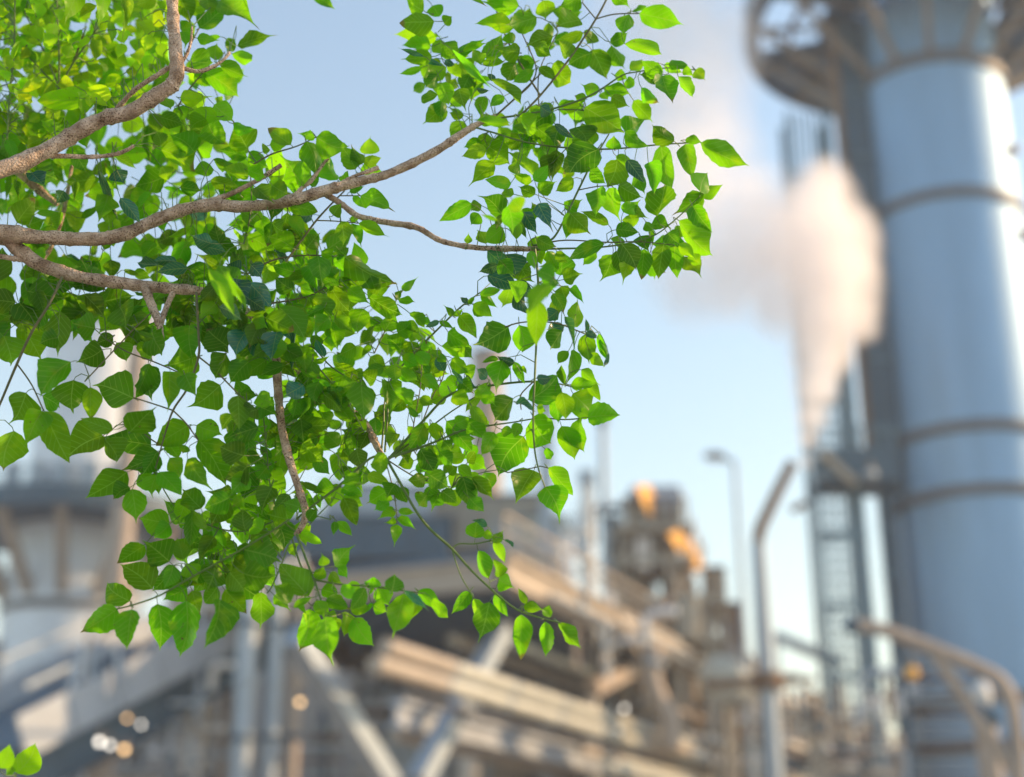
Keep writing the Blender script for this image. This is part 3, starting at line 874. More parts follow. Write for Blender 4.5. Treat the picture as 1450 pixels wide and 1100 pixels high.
# ------------------------------------------------------------------ second chimney with gallery on the left
DY = 72.0
ux = at(100, 850, DY).x
UR = at(190, 850, DY).x - ux
c2 = thing('chimney', 'second pale round vessel with a dark ring gallery at the far left', 'chimney', (ux, DY, 0))
z2 = [0, at(100, 1010, DY - UR).z, at(100, 852, DY - UR).z, at(100, 752, DY).z]
for z0, z1 in zip(z2[:-1], z2[1:]):
    MB().lathe((ux, DY), [(UR, z0 + 0.02), (UR, z1 - 0.02)], 56).build('shell', M_PALE, c2, smooth=True)
for z in z2[1:]:
    MB().ring((ux, DY), UR - 0.05, UR + 0.16, z - 0.2, z + 0.2, 56).build('stiffener_ring', M_RING, c2)
zp2 = at(100, 742, DY).z
MB().ring((ux, DY), UR * 0.9, UR * 1.95, zp2 - 0.4, zp2, 64).build('gallery_deck', M_DECK, c2)
MB().ring((ux, DY), UR * 1.95, UR * 1.98, zp2 - 0.6, zp2 + 0.4, 64).build('deck_fascia', M_DARK, c2)
for i in range(12):
    a_ = 2 * math.pi * (i + 0.3) / 12
    d = Vector((math.cos(a_), math.sin(a_), 0)); c0 = Vector((ux, DY, 0))
    MB().bar(c0 + d * UR + Z * (zp2 - 4.2), c0 + d * UR * 1.85 + Z * (zp2 - 0.5), 0.5, 0.4).build('bracket', M_STRUT, c2)
for zz_ in (0.6, 1.2):
    MB().ring((ux, DY), UR * 1.93, UR * 1.95, zp2 + zz_ - 0.05, zp2 + zz_ + 0.05, 64).build('handrail', M_LADDER, c2)
ztop2 = at(100, 470, DY).z
for z0, z1 in ((zp2, zp2 + (ztop2 - zp2) * 0.5), (zp2 + (ztop2 - zp2) * 0.5, ztop2)):
    MB().lathe((ux, DY), [(UR * 0.86, z0 + 0.02), (UR * 0.86, z1 - 0.02)], 56).build('shell', M_PALE, c2, smooth=True)
MB().ring((ux, DY), UR * 0.8, UR * 0.9, ztop2 - 0.3, ztop2 + 0.1, 56).build('stiffener_ring', M_RING, c2)
for k in range(5):
    MB().box((ux - UR * 0.8 + k * UR * 0.4, DY - UR * 0.98, zp2 + 1.2), 0.7, 0.5, 2.4).build('equipment_box', M_GALV, c2)

# sloping covered walkway down to the left
w0, w1 = at(352, 868, 46), at(-60, 1072, 37)
wk = thing('walkway', 'pale covered walkway sloping down to the lower left corner', 'walkway', w0)
d = (w1 - w0); Lw = d.length; dn = d.normalized()
sd = dn.cross(Z).normalized()
nseg = 7
for i in range(nseg):
    p0 = w0 + dn * (Lw * i / nseg + 0.03); p1 = w0 + dn * (Lw * (i + 1) / nseg - 0.03)
    MB().bar(p0, p1, 4.4, 0.18).build('floor_panel', M_DARK, wk)
    for s in (-1, 1):
        MB().bar(p0 + sd * s * 2.24 + Z * 0.35, p1 + sd * s * 2.24 + Z * 0.35, 0.1, 1.1).build('side_panel', M_SIDE, wk)
        MB().bar(p0 + sd * s * 2.2 + Z * 0.8, p0 + sd * s * 2.2 + Z * 1.6, 0.08, 0.08).build('railing_post', M_PALE, wk)
for s in (-1, 1):
    MB().bar(w0 + sd * s * 2.2 + Z * 1.6, w1 + sd * s * 2.2 + Z * 1.6, 0.1, 0.1).build('handrail', M_GALV, wk)
    MB().ibeam(w0 + sd * s * 1.8 - Z * 0.75, w1 + sd * s * 1.8 - Z * 0.75, 0.4, 1.3, 0.1).build('girder', M_DARK, wk)
MB().bar(at(72, 1000, 39.2), at(160, 1120, 39.2), 0.75, 0.55).build('support_brace', M_STRUT, wk)
q = at(338, 885, 46); MB().box((q.x, q.y, q.z / 2 - 0.6), 0.6, 0.6, q.z - 1.2).build('support_column', M_STRUT, wk)
q = at(60, 1010, 39.2); MB().box((q.x, q.y, q.z / 2 - 0.6), 0.5, 0.5, q.z - 1.2).build('support_column', M_WALL, wk)

# skids of thin mixed pipework in the gaps of the plant
def skid(label, x0, x1, y0, y1, Y, n, seed):
    r_ = random.Random(seed)
    c0 = at((x0 + x1) / 2, (y0 + y1) / 2, Y)
    t = thing('pipe_skid', label, 'pipework', (c0.x, Y, 0))
    w = (x1 - x0) * mpp(c0)
    for q in (-0.5, 0.5):
        MB().box((c0.x + q * w, Y + 0.8, c0.z / 2), 0.22, 0.22, c0.z).build('skid_post', M_SIDE, t)
    for i in range(n):
        p = at(r_.uniform(x0, x1), r_.uniform(y0, y1), Y + r_.uniform(-0.8, 1.6))
        m = mpp(p); L_ = r_.uniform(30, 110) * m; rd = r_.uniform(1.2, 6) * m
        mt = r_.choice([M_PALE, M_GALV, M_WHITE, M_STRUT, M_BEAM, M_RUST, M_SIDE, M_DARK])
        k = r_.random()
        if k < 0.45:
            MB().tube([p, p + Z * L_], rd, n=10).build('upright_pipe', mt, t, smooth=True)
            MB().tube([p + Z * L_ * 0.4, p + Z * (L_ * 0.4 + 0.12)], rd * 1.5, n=10).build('flange', M_GALV, t)
        elif k < 0.75:
            e = Vector((r_.choice([-1, 1]) * L_, 0.3, 0))
            MB().tube([p, p + e], rd, n=10).build('cross_pipe', mt, t, smooth=True)
        elif k < 0.9:
            MB().tube([p, p + Z * L_ * 0.6, p + Z * L_ * 0.7 + Vector((L_ * 0.1, 0, 0)), p + Z * L_ * 0.7 + Vector((L_ * 0.6, 0, 0))], rd, n=10).build('bent_pipe', mt, t, smooth=True)
        else:
            MB().sphere(p, rd * 2.2, 12).build('valve_body', mt, t, smooth=True)
skid('tangle of thin mixed pipes under the sloping walkway at lower left', 95, 325, 960, 1110, 41, 46, 3)
skid('mixed grey and tan pipes between the two V braces at the bottom', 450, 690, 930, 1110, 50, 48, 4)
skid('thin mixed pipes and valves under the rack at the lower right', 900, 1290, 1010, 1110, 52, 60, 8)
skid('pipework and risers standing behind the deck beam left of the orange sheeted tower', 700, 880, 770, 850, 58, 30, 9)

# ------------------------------------------------------------------ small glowing balls added for sun glints on metal
lamps = [(345, 963, 'w', 'added white glint ball on the pale blue upright duct', 40, 0.08), (141, 1050, 'w', 'added white glint ball above the lower left corner brace', 35, 0.075), (156, 1055, 'w', 'second added white glint ball close beside the amber lower left one', 35.5, 0.06),
         (176, 1061, 'o', 'added amber glint ball beside the white pair at the lower left', 36, 0.075), (180, 1017, 'o', 'added dim amber glint ball highest of the lower left ones', 36.5, 0.05),
         (200, 1026, 'w', 'added pale glint ball just right of the dim amber one', 37, 0.05), (425, 994, 'o', 'added amber glint ball on the tan upright under the lowest leaves', 38, 0.07),
         (884, 1003, 'w', 'added pale glint ball under the rack near the bent tan pipe', 46, 0.06), (876, 1034, 'w', 'lowest added pale glint ball under the rack near the bent tan pipe', 47, 0.055),
         (557, 806, 'o', 'added amber glint ball just above the lower centre leaves', 52, 0.09)]
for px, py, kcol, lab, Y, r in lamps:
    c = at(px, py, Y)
    t = thing('glint_ball', lab, 'lamp', c)
    MB().sphere(c, r, 10).build('bulb', M_GLINT_W if kcol == 'w' else M_GLINT_O, t, smooth=True)  # glowing ball in place of a sun glint
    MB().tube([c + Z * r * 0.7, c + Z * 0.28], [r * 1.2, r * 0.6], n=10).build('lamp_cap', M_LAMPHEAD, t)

# ------------------------------------------------------------------ steam
SY = 51.0
BL = [(1140, 655, 10, 1.3), (1143, 620, 15, 1.3), (1148, 590, 22, 1.2), (1154, 550, 30, 1.2), (1161, 500, 41, 1.2), (1170, 450, 52, 1.2), (1178, 400, 60, 1.2), (1176, 345, 60, 1.2), (1162, 295, 50, 1.0),
      (1166, 258, 34, 0.9), (1206, 440, 38, 0.8), (1212, 385, 34, 0.75), (1222, 462, 24, 0.9), (1200, 330, 36, 0.6), (1226, 405, 18, 0.7), (1122, 345, 72, 0.8), (1078, 362, 76, 0.55), (1034, 380, 74, 0.42), (985, 396, 68, 0.3), (1066, 296, 64, 0.36), (1110, 425, 54, 0.6),
      (1000, 300, 86, 0.26), (985, 220, 90, 0.24), (965, 130, 98, 0.22), (1005, 60, 82, 0.19), (940, 10, 100, 0.2)]
def steam():
    m = bpy.data.materials.new('steam')
    m.use_nodes = True
    nt = m.node_tree; N, L = nt.nodes, nt.links
    N.clear()
    out = N.new('ShaderNodeOutputMaterial')
    pv = N.new('ShaderNodeVolumePrincipled')
    pv.inputs['Color'].default_value = (1.0, 0.982, 0.985, 1)
    pv.inputs['Anisotropy'].default_value = 0.25
    geo = N.new('ShaderNodeNewGeometry')
    nz = N.new('ShaderNodeTexNoise'); nz.inputs['Scale'].default_value = 1.0; nz.inputs['Detail'].default_value = 4; nz.inputs['Roughness'].default_value = 0.6
    L.new(geo.outputs['Position'], nz.inputs['Vector'])
    acc = None
    hull = bmesh.new()
    for px, py, rp, dn_ in BL:
        c = at(px, py, SY); r = rp * mpp(c) * 1.32
        vd = N.new('ShaderNodeVectorMath'); vd.operation = 'DISTANCE'
        L.new(geo.outputs['Position'], vd.inputs[0]); vd.inputs[1].default_value = c
        mr = N.new('ShaderNodeMapRange')
        L.new(vd.outputs['Value'], mr.inputs['Value'])
        mr.inputs['From Min'].default_value = 0.0; mr.inputs['From Max'].default_value = r
        mr.inputs['To Min'].default_value = dn_; mr.inputs['To Max'].default_value = 0.0
        if acc is None: acc = mr.outputs[0]
        else:
            ad = N.new('ShaderNodeMath'); ad.operation = 'MAXIMUM'
            L.new(acc, ad.inputs[0]); L.new(mr.outputs[0], ad.inputs[1]); acc = ad.outputs[0]
        bmesh.ops.create_icosphere(hull, subdivisions=3, radius=r * 1.0, matrix=Matrix.Translation(c))
    s1 = N.new('ShaderNodeMath'); s1.operation = 'SUBTRACT'; L.new(nz.outputs['Fac'], s1.inputs[0]); s1.inputs[1].default_value = 0.5
    s2 = N.new('ShaderNodeMath'); s2.operation = 'MULTIPLY'; L.new(s1.outputs[0], s2.inputs[0]); s2.inputs[1].default_value = 3.0
    s3 = N.new('ShaderNodeMath'); s3.operation = 'MULTIPLY_ADD'; L.new(acc, s3.inputs[0]); L.new(s2.outputs[0], s3.inputs[1]); L.new(acc, s3.inputs[2])
    fin = N.new('ShaderNodeMapRange')
    L.new(s3.outputs[0], fin.inputs['Value'])
    fin.inputs['From Min'].default_value = 0.02; fin.inputs['From Max'].default_value = 0.8
    fin.inputs['To Min'].default_value = 0.0; fin.inputs['To Max'].default_value = STEAM_DENS
    L.new(fin.outputs[0], pv.inputs['Density'])
    L.new(pv.outputs[0], out.inputs['Volume'])
    me = bpy.data.meshes.new('steam_plume')
    hull.to_mesh(me); hull.free()
    me.materials.append(m)
    o = bpy.data.objects.new('steam_plume', me)
    C.objects.link(o)
    md = o.modifiers.new('remesh', 'REMESH'); md.mode = 'VOXEL'; md.voxel_size = 0.28
    tag(o, 'white steam plume rising from the vent arm and drifting left', 'steam', kind='stuff')
STEAM_DENS = 1.45
steam()

# ------------------------------------------------------------------ the hazy air of the plant
HAZE = 0.0010
hm = bpy.data.materials.new('haze air')
hm.use_nodes = True
hm.node_tree.nodes.clear()
hv = hm.node_tree.nodes.new('ShaderNodeVolumePrincipled')
hv.inputs['Color'].default_value = (0.88, 0.93, 1.0, 1)
hv.inputs['Density'].default_value = HAZE
hv.inputs['Anisotropy'].default_value = 0.0
ho = hm.node_tree.nodes.new('ShaderNodeOutputMaterial')
hm.node_tree.links.new(hv.outputs[0], ho.inputs['Volume'])
hz = MB(); hz.box((0, 100, 32.5), 1300, 1300, 68)
tag(hz.build('haze', hm), kind='stuff')
# ------------------------------------------------------------------ the tree
# leaves read off the photograph: base x y, tip x y, width (photo pixels), kind (n d y t, f = nearer the lens)
LEAVES = """
735 8 681 2 24 n;760 24 712 40 30 n;769 0 775 30 27 n;822 -5 793 12 25 n;727 40 673 30 21 y;722 45 728 62 17 n;783 52 742 68 24 n;822 28 789 41 30 n;826 46 790 55 16 y;832 62 842 43 22 n
891 20 884 53 24 n;864 60 888 46 18 n;866 -6 893 12 18 n;905 19 968 36 30 n;895 16 918 7 7 n;884 62 937 79 19 n;866 64 884 98 22 n;838 70 859 113 28 n;838 75 806 92 30 n;783 90 811 119 30 n
755 66 783 82 19 d;805 80 788 56 20 n;686 82 709 52 25 n;736 74 704 70 24 n;681 92 668 67 17 n;683 90 713 88 13 n;655 72 688 58 12 n;731 88 718 118 25 n;757 98 722 118 16 y;732 85 754 83 18 y
763 95 786 112 14 y;848 130 823 122 20 y;830 140 814 134 14 n;822 150 795 146 17 n;855 126 893 134 20 n;866 136 890 150 18 y;850 132 860 140 12 n;870 106 891 114 14 n;893 100 908 84 15 n;932 108 906 108 25 d
938 105 912 85 22 n;938 107 953 145 27 n;947 91 972 92 13 n;960 108 976 135 16 y;940 92 968 103 13 y;968 96 983 107 12 y;984 99 999 113 17 y;908 124 932 145 17 n;897 142 925 172 22 n;898 112 885 122 14 n
955 200 926 180 24 n;970 198 995 199 13 n;992 202 1055 229 30 n;970 204 982 247 24 n;936 205 951 265 30 n;870 211 872 192 20 n;848 211 805 245 44 d;874 226 858 262 34 n;886 188 915 165 32 n;885 186 917 209 18 n
828 152 884 190 42 d;840 205 822 172 32 d;830 152 838 178 26 y;788 212 782 252 22 d;836 240 856 258 18 n;888 226 911 257 18 t;918 230 925 268 22 n;900 245 914 275 18 n;876 262 911 278 26 n;992 272 1002 249 30 y
990 276 1024 263 18 n;996 274 952 304 26 n;981 292 1009 327 24 n;961 312 1009 357 36 n;930 306 939 268 36 n;922 318 950 322 22 n;846 267 841 301 23 n;862 266 872 309 27 n;882 300 905 282 20 y;890 292 917 312 16 n
905 305 882 312 16 y;862 318 826 300 14 d;872 325 903 330 20 d;800 296 823 281 20 n;808 302 835 330 30 y;856 345 805 366 20 n;868 360 851 399 32 n;872 355 880 385 20 d;880 345 900 378 28 d;845 358 822 373 16 y
892 368 882 400 20 y;912 352 906 391 20 n;906 334 920 356 22 d;940 345 932 389 26 n;955 348 957 389 22 n;945 330 960 345 24 n;962 345 985 365 16 y;968 363 991 393 22 y;975 360 994 375 16 n;798 396 822 385 22 n
806 300 800 335 20 d;925 325 915 312 14 y;658 172 638 196 22 n;657 163 638 160 11 n;628 140 626 173 18 n;682 200 656 208 18 n;689 212 657 221 20 y;700 229 664 260 24 y;688 202 711 214 20 n;690 206 722 234 30 n
724 260 690 256 18 y;728 246 735 226 17 n;756 245 724 211 17 n;753 258 728 247 14 n;756 256 775 235 18 n;740 200 746 220 20 y;768 210 769 232 14 n;787 218 778 257 27 d;762 272 788 255 20 n;812 252 788 269 18 y
668 288 626 310 22 n;682 290 665 300 16 d;678 302 666 318 18 n;712 305 679 276 30 d;725 282 738 302 24 f;720 290 730 330 30 f;762 288 783 325 22 t;742 300 762 330 20 t;758 275 733 262 18 n;728 275 708 270 14 n
778 160 743 185 30 d;735 178 760 200 28 n;760 180 790 205 30 n;792 178 785 208 26 d;738 192 722 208 22 n;815 180 830 205 34 d;722 178 664 170 12 f;765 150 785 160 18 t;785 175 812 195 10 t;735 165 762 182 26 n
662 345 664 330 10 n;688 345 675 323 20 n;712 322 690 338 26 n;705 375 677 385 14 t;690 355 732 385 24 t;690 390 732 410 24 t;715 360 735 400 26 t;732 398 752 420 18 t;728 415 752 448 16 t;762 425 758 483 28 f
778 402 752 440 24 f;790 440 770 455 18 t;798 462 773 468 18 t;800 448 815 500 8 t;788 405 766 385 18 f;775 355 789 386 18 n;808 408 828 425 12 n;795 405 803 426 19 n;812 463 821 423 20 y;783 415 798 440 18 n
679 418 710 410 12 n;681 416 703 436 12 n;670 430 695 448 18 n;720 463 667 491 42 n;735 460 740 506 33 n;655 442 672 475 18 n;796 468 778 496 24 n;830 472 835 515 24 n;848 472 861 512 11 n;832 470 829 452 6 t
830 470 845 478 10 t;758 335 768 372 22 n;735 370 757 402 26 d;706 508 684 513 8 n;728 514 703 503 12 t;712 510 698 555 29 n;728 512 741 540 12 n;735 520 746 528 7 n;760 535 785 533 14 t;748 566 786 536 36 n
800 545 794 517 10 n;812 495 803 545 18 n;805 497 791 515 14 n;808 545 842 545 16 n;823 523 851 545 16 n;811 557 842 585 36 n;830 540 846 566 14 n;848 480 863 512 8 n;862 500 855 523 6 t;836 500 857 520 14 n
795 555 800 592 24 y;785 565 790 600 20 n;835 590 809 582 14 n;832 591 875 591 30 n;821 592 827 638 26 n;795 603 812 648 30 n;755 590 782 630 44 n;742 618 705 672 50 n;727 564 698 598 32 n;700 612 681 645 22 n
662 595 692 625 26 d;710 608 728 612 14 n;685 560 700 575 18 y;668 575 690 598 16 y;690 600 665 590 18 n;690 535 674 523 14 t;655 488 671 507 16 n;680 545 692 555 16 n;730 570 755 580 10 t;772 635 782 652 12 n
760 575 775 582 12 y;738 600 728 618 16 n;756 666 734 713 38 n;776 662 804 699 22 n;772 689 792 738 38 n;570 411 592 391 11 n;561 424 567 410 10 n;564 424 588 428 11 n;523 420 572 445 26 n;641 447 628 432 9 n
641 447 657 436 8 n;662 430 650 420 7 t;662 430 674 420 7 n;670 432 695 446 18 n;650 446 674 475 22 n;634 470 668 490 22 n;625 490 667 507 24 n;622 455 604 462 8 t;580 443 600 463 14 n;598 450 612 460 10 n
622 455 640 464 8 n;570 460 595 476 14 n;562 470 582 455 24 n;568 495 545 478 24 n;575 500 592 482 18 n;595 492 612 490 12 n;570 503 592 515 18 n;588 500 606 515 18 n;612 495 622 512 14 n;620 505 632 514 12 n
628 525 616 505 14 t;640 507 664 528 20 n;640 522 658 545 7 t;660 530 675 552 5 t;598 530 617 549 17 n;568 522 594 540 14 n;560 515 562 538 24 y;558 553 582 572 18 n;645 545 622 560 22 n;652 538 672 555 22 d
690 545 672 562 18 n;640 560 660 572 22 n;655 520 672 540 16 n;598 515 610 528 12 d;550 540 560 585 26 n;600 600 578 634 24 n;612 598 622 628 18 y;632 596 661 635 27 d;595 563 612 572 14 n;592 590 579 575 9 n
615 630 632 648 14 y;628 625 640 640 18 n;622 640 645 660 20 n;595 635 617 670 26 d;588 665 610 660 14 n;608 672 638 690 28 d;655 675 662 715 28 d;668 676 699 706 18 n;672 676 693 688 14 n;648 660 668 675 18 n
636 672 648 662 16 y;602 675 578 680 20 n;666 680 676 703 10 n;605 700 592 718 22 n;620 700 612 715 20 n;665 705 685 722 20 n;625 695 650 715 20 d;608 630 615 650 14 n;645 600 665 588 20 n;551 710 529 722 14 n
560 724 536 732 14 n;561 736 544 741 9 n;564 723 590 727 11 n;564 733 587 748 12 n;562 742 559 774 15 n;556 708 543 702 8 y;548 695 523 712 26 n;560 685 550 705 26 d;565 690 575 710 20 d;487 705 501 741 22 n
482 708 512 716 22 y;485 690 512 703 18 n;474 738 472 756 10 n;477 738 497 758 13 n;455 802 456 783 15 y;474 802 500 772 24 n;425 755 453 768 14 y;473 690 443 695 26 n;510 675 485 685 16 n;520 672 551 683 16 y
535 640 540 675 22 n;482 690 470 715 14 n;448 700 455 722 10 n;425 718 402 710 18 n;437 738 450 722 16 n;447 820 458 803 16 y;468 810 486 827 16 y;478 803 493 822 12 n;437 845 398 808 36 d;412 853 385 830 24 d
388 842 410 862 18 y;415 860 440 848 10 n;439 862 426 917 34 y;461 873 463 936 38 n;448 850 460 877 20 n;455 835 475 842 20 y;482 840 506 830 22 y;517 832 496 860 20 n;462 848 496 866 20 d;464 868 482 880 18 y
495 868 485 898 20 y;500 875 526 912 30 y;497 866 522 860 18 y;540 830 517 822 14 n;535 832 548 858 26 n;555 838 558 812 24 n;572 840 555 901 34 n;590 845 578 882 18 y;572 837 610 866 10 t;592 836 620 862 18 n
673 762 678 733 26 n;690 745 668 735 8 t;693 764 690 748 12 n;698 768 714 796 14 n;698 768 714 749 14 n;714 764 727 776 5 t;677 779 691 820 20 n;706 820 729 831 24 n;706 818 700 793 16 n;665 838 640 866 18 n
671 847 682 888 18 n;693 852 681 910 36 n;700 842 716 870 14 n;738 870 734 928 24 n;772 880 774 925 19 n;741 858 769 862 16 n;745 855 735 835 10 n;770 872 778 857 14 n;790 882 822 913 18 n;612 848 637 876 16 n
166 862 116 891 34 n;184 851 148 824 30 n;216 834 171 802 40 n;205 772 169 796 26 n;240 795 205 763 42 d;187 863 184 915 30 n;223 855 224 914 37 n;264 850 260 922 38 n;265 832 230 849 24 n;246 800 218 834 24 n
245 800 232 830 22 d;272 836 286 870 22 d;311 848 295 908 34 n;305 802 290 835 36 d;308 830 292 850 24 n;318 835 347 866 28 n;325 810 345 840 30 d;262 800 280 825 24 n;260 792 252 765 20 d;300 765 282 798 18 d
200 672 222 645 28 n;222 672 215 705 22 n;222 668 222 702 16 n;226 668 255 700 26 n;240 648 258 678 22 n;265 650 300 694 26 n;281 622 316 684 40 n;285 720 258 690 30 n;262 705 252 742 24 n;272 720 268 770 20 d
292 750 270 720 14 d;320 705 298 745 30 d;325 705 292 715 30 n;240 740 196 732 34 n;240 742 215 760 24 n;348 752 345 722 27 d;372 750 348 740 26 n;405 735 378 730 30 n;345 778 398 795 44 d;385 690 368 722 26 d
378 662 365 678 24 d;345 705 330 718 18 n;350 672 325 700 26 n;410 700 390 720 18 d;332 790 352 802 24 n;320 780 332 795 18 y;318 802 330 808 14 y;303 760 278 798 20 d;412 770 417 790 16 n;345 812 392 812 40 d
322 810 368 845 36 d;370 838 371 890 30 d;279 505 237 520 42 n;322 490 295 470 42 d;320 500 297 537 32 d;357 495 327 490 25 d;352 512 326 543 32 n;385 510 366 520 36 d;312 545 267 578 40 n;262 530 275 560 26 n
241 526 246 578 27 n;341 556 367 562 16 n;365 560 392 572 24 y;337 560 338 605 28 n;210 517 216 567 32 d;212 515 190 560 24 n;375 475 333 482 24 t;392 470 388 508 27 t;430 545 402 560 26 t;440 545 455 575 24 d
395 435 430 475 34 n;425 490 432 525 20 n;418 455 415 515 8 t;460 505 448 480 12 t;460 520 480 565 42 n;512 540 516 598 34 n;267 602 224 628 36 n;278 602 316 615 30 n;262 630 258 642 14 n;235 625 250 648 22 n
345 645 315 635 34 d;350 660 320 675 34 d;365 580 345 592 26 d;366 605 323 616 26 d;362 575 390 590 34 n;420 560 412 590 26 n;350 640 372 655 16 d;37 556 12 601 40 n;60 582 41 632 34 n;63 582 92 648 38 n
20 610 10 662 44 n;146 617 95 648 42 n;189 564 127 545 48 d;184 612 215 575 38 d;160 609 119 595 20 n;214 630 147 620 36 d;148 622 170 660 30 n;225 640 168 665 30 d;222 640 200 670 26 n;180 668 125 700 36 n
184 690 162 705 22 d;187 692 195 742 32 n;196 672 215 700 24 n;100 512 58 558 40 d;104 538 103 585 42 d;60 560 88 575 28 n;128 548 125 588 24 y;5 475 15 522 40 n;30 455 62 512 36 n;85 440 83 504 32 n
135 465 102 460 36 d;82 478 55 488 28 d;170 435 180 468 38 d;195 470 216 478 12 n;188 478 178 494 14 n;195 485 218 510 20 n;165 485 180 515 24 n;160 475 135 485 20 d;145 495 108 508 36 d;215 470 232 500 34 d
255 -5 272 32 26 n;293 -5 300 20 22 n;282 40 310 17 26 n;311 0 363 40 36 n;279 54 311 58 15 n;304 85 308 61 22 n;323 72 330 53 15 n;336 65 384 45 21 n;328 76 357 87 17 n;310 90 346 108 20 n
290 102 336 136 30 n;275 105 295 122 18 y;268 88 302 90 32 n;255 40 277 35 22 n;258 45 262 66 22 n;255 138 300 135 20 y;247 153 260 170 22 n;227 165 262 176 22 d;308 165 270 160 22 y;303 148 330 172 30 y
233 138 243 155 18 n;330 175 358 183 16 n;350 210 330 175 40 n;295 175 318 205 34 y;292 168 268 185 24 n;350 222 306 213 18 n;302 225 333 235 16 d;352 250 309 240 20 n;298 255 335 265 18 n;228 212 270 238 34 n
228 208 220 187 20 n;275 215 245 195 34 n;280 210 304 222 24 n;230 180 252 190 22 y;228 235 240 258 20 y;255 265 290 270 20 d;352 215 378 235 24 n;350 240 378 250 20 n;412 205 382 187 22 n;382 205 411 205 18 y
372 215 382 212 14 y;430 262 400 217 42 n;385 262 410 275 26 n;362 265 385 285 24 d;446 194 422 190 13 n;448 194 495 211 32 n;434 200 449 242 27 n;478 255 457 215 26 n;503 240 484 209 26 n;513 232 496 208 18 n
516 218 522 193 24 y;513 228 539 224 15 y;510 245 538 243 18 y;480 255 492 243 12 n;442 265 450 248 14 n;510 277 556 297 24 n;500 277 515 293 10 n;495 272 514 265 10 n;472 305 485 290 18 n;495 312 508 308 9 n
483 313 487 350 23 n;498 316 512 349 15 n;508 316 547 335 17 n;410 290 445 300 22 y;412 305 429 329 18 n;385 315 402 325 22 n;435 350 450 330 24 n;488 363 554 400 36 n;541 400 508 405 24 n;490 363 475 350 20 n
470 362 455 352 18 n;450 362 455 395 30 n;472 365 490 385 18 n;440 375 447 411 22 n;480 405 452 392 16 d;477 400 508 398 18 d;468 405 496 442 24 n;493 408 523 430 22 n;438 420 467 450 26 n;460 435 428 450 14 n
467 450 442 475 20 n;472 430 497 455 22 n;475 450 500 470 18 n;515 437 505 472 30 n;470 455 480 495 26 n;425 405 447 415 16 n;405 430 425 470 34 n;415 410 393 392 24 d;415 385 385 375 20 d;425 340 395 345 26 d
415 352 382 335 30 d;504 490 479 503 20 n;23 1095 52 1052 34 y;0 1088 14 1056 22 y;20 1095 8 1085 12 n;440 -12 475 14 15 n;112 -20 89 35 28 f;150 -20 137 42 20 f;178 -10 178 52 12 f;120 140 60 142 30 y
158 138 122 122 24 y;120 140 155 150 14 y;30 128 66 114 15 y;22 118 20 133 14 y;25 135 50 145 11 y;18 85 31 52 8 y;20 97 35 82 12 y;16 97 10 82 10 y;15 110 -2 100 12 y;600 15 578 -2 24 y
615 30 571 28 28 y;612 8 620 22 22 n;630 35 640 25 16 n;618 55 565 48 24 y;610 65 574 64 20 n;628 60 650 85 26 n;650 75 687 58 14 n;612 80 573 84 20 n;598 95 567 103 10 n;632 95 592 112 26 n
620 105 602 126 20 n;620 134 590 142 15 n;625 118 635 150 22 n;630 150 601 176 26 n;650 125 660 155 24 n;655 85 668 100 20 n;595 80 625 92 8 t;630 85 645 92 9 t;675 125 693 127 7 t;690 105 702 113 8 t
640 70 705 130 9 f;695 112 738 150 14 f;600 80 567 70 6 t;714 136 695 150 14 n;340 385 320 372 24 t;355 375 372 395 22 t;300 345 270 335 22 t;285 350 318 358 20 t;335 395 345 440 18 t;352 400 382 435 24 t
295 380 330 445 20 f;310 375 352 438 18 f;250 370 215 372 14 t;265 380 225 385 18 t;225 375 195 370 14 t;165 240 175 262 24 t;140 240 165 305 10 t;170 280 195 315 18 t;45 245 62 262 22 t;90 270 80 290 18 t
"""
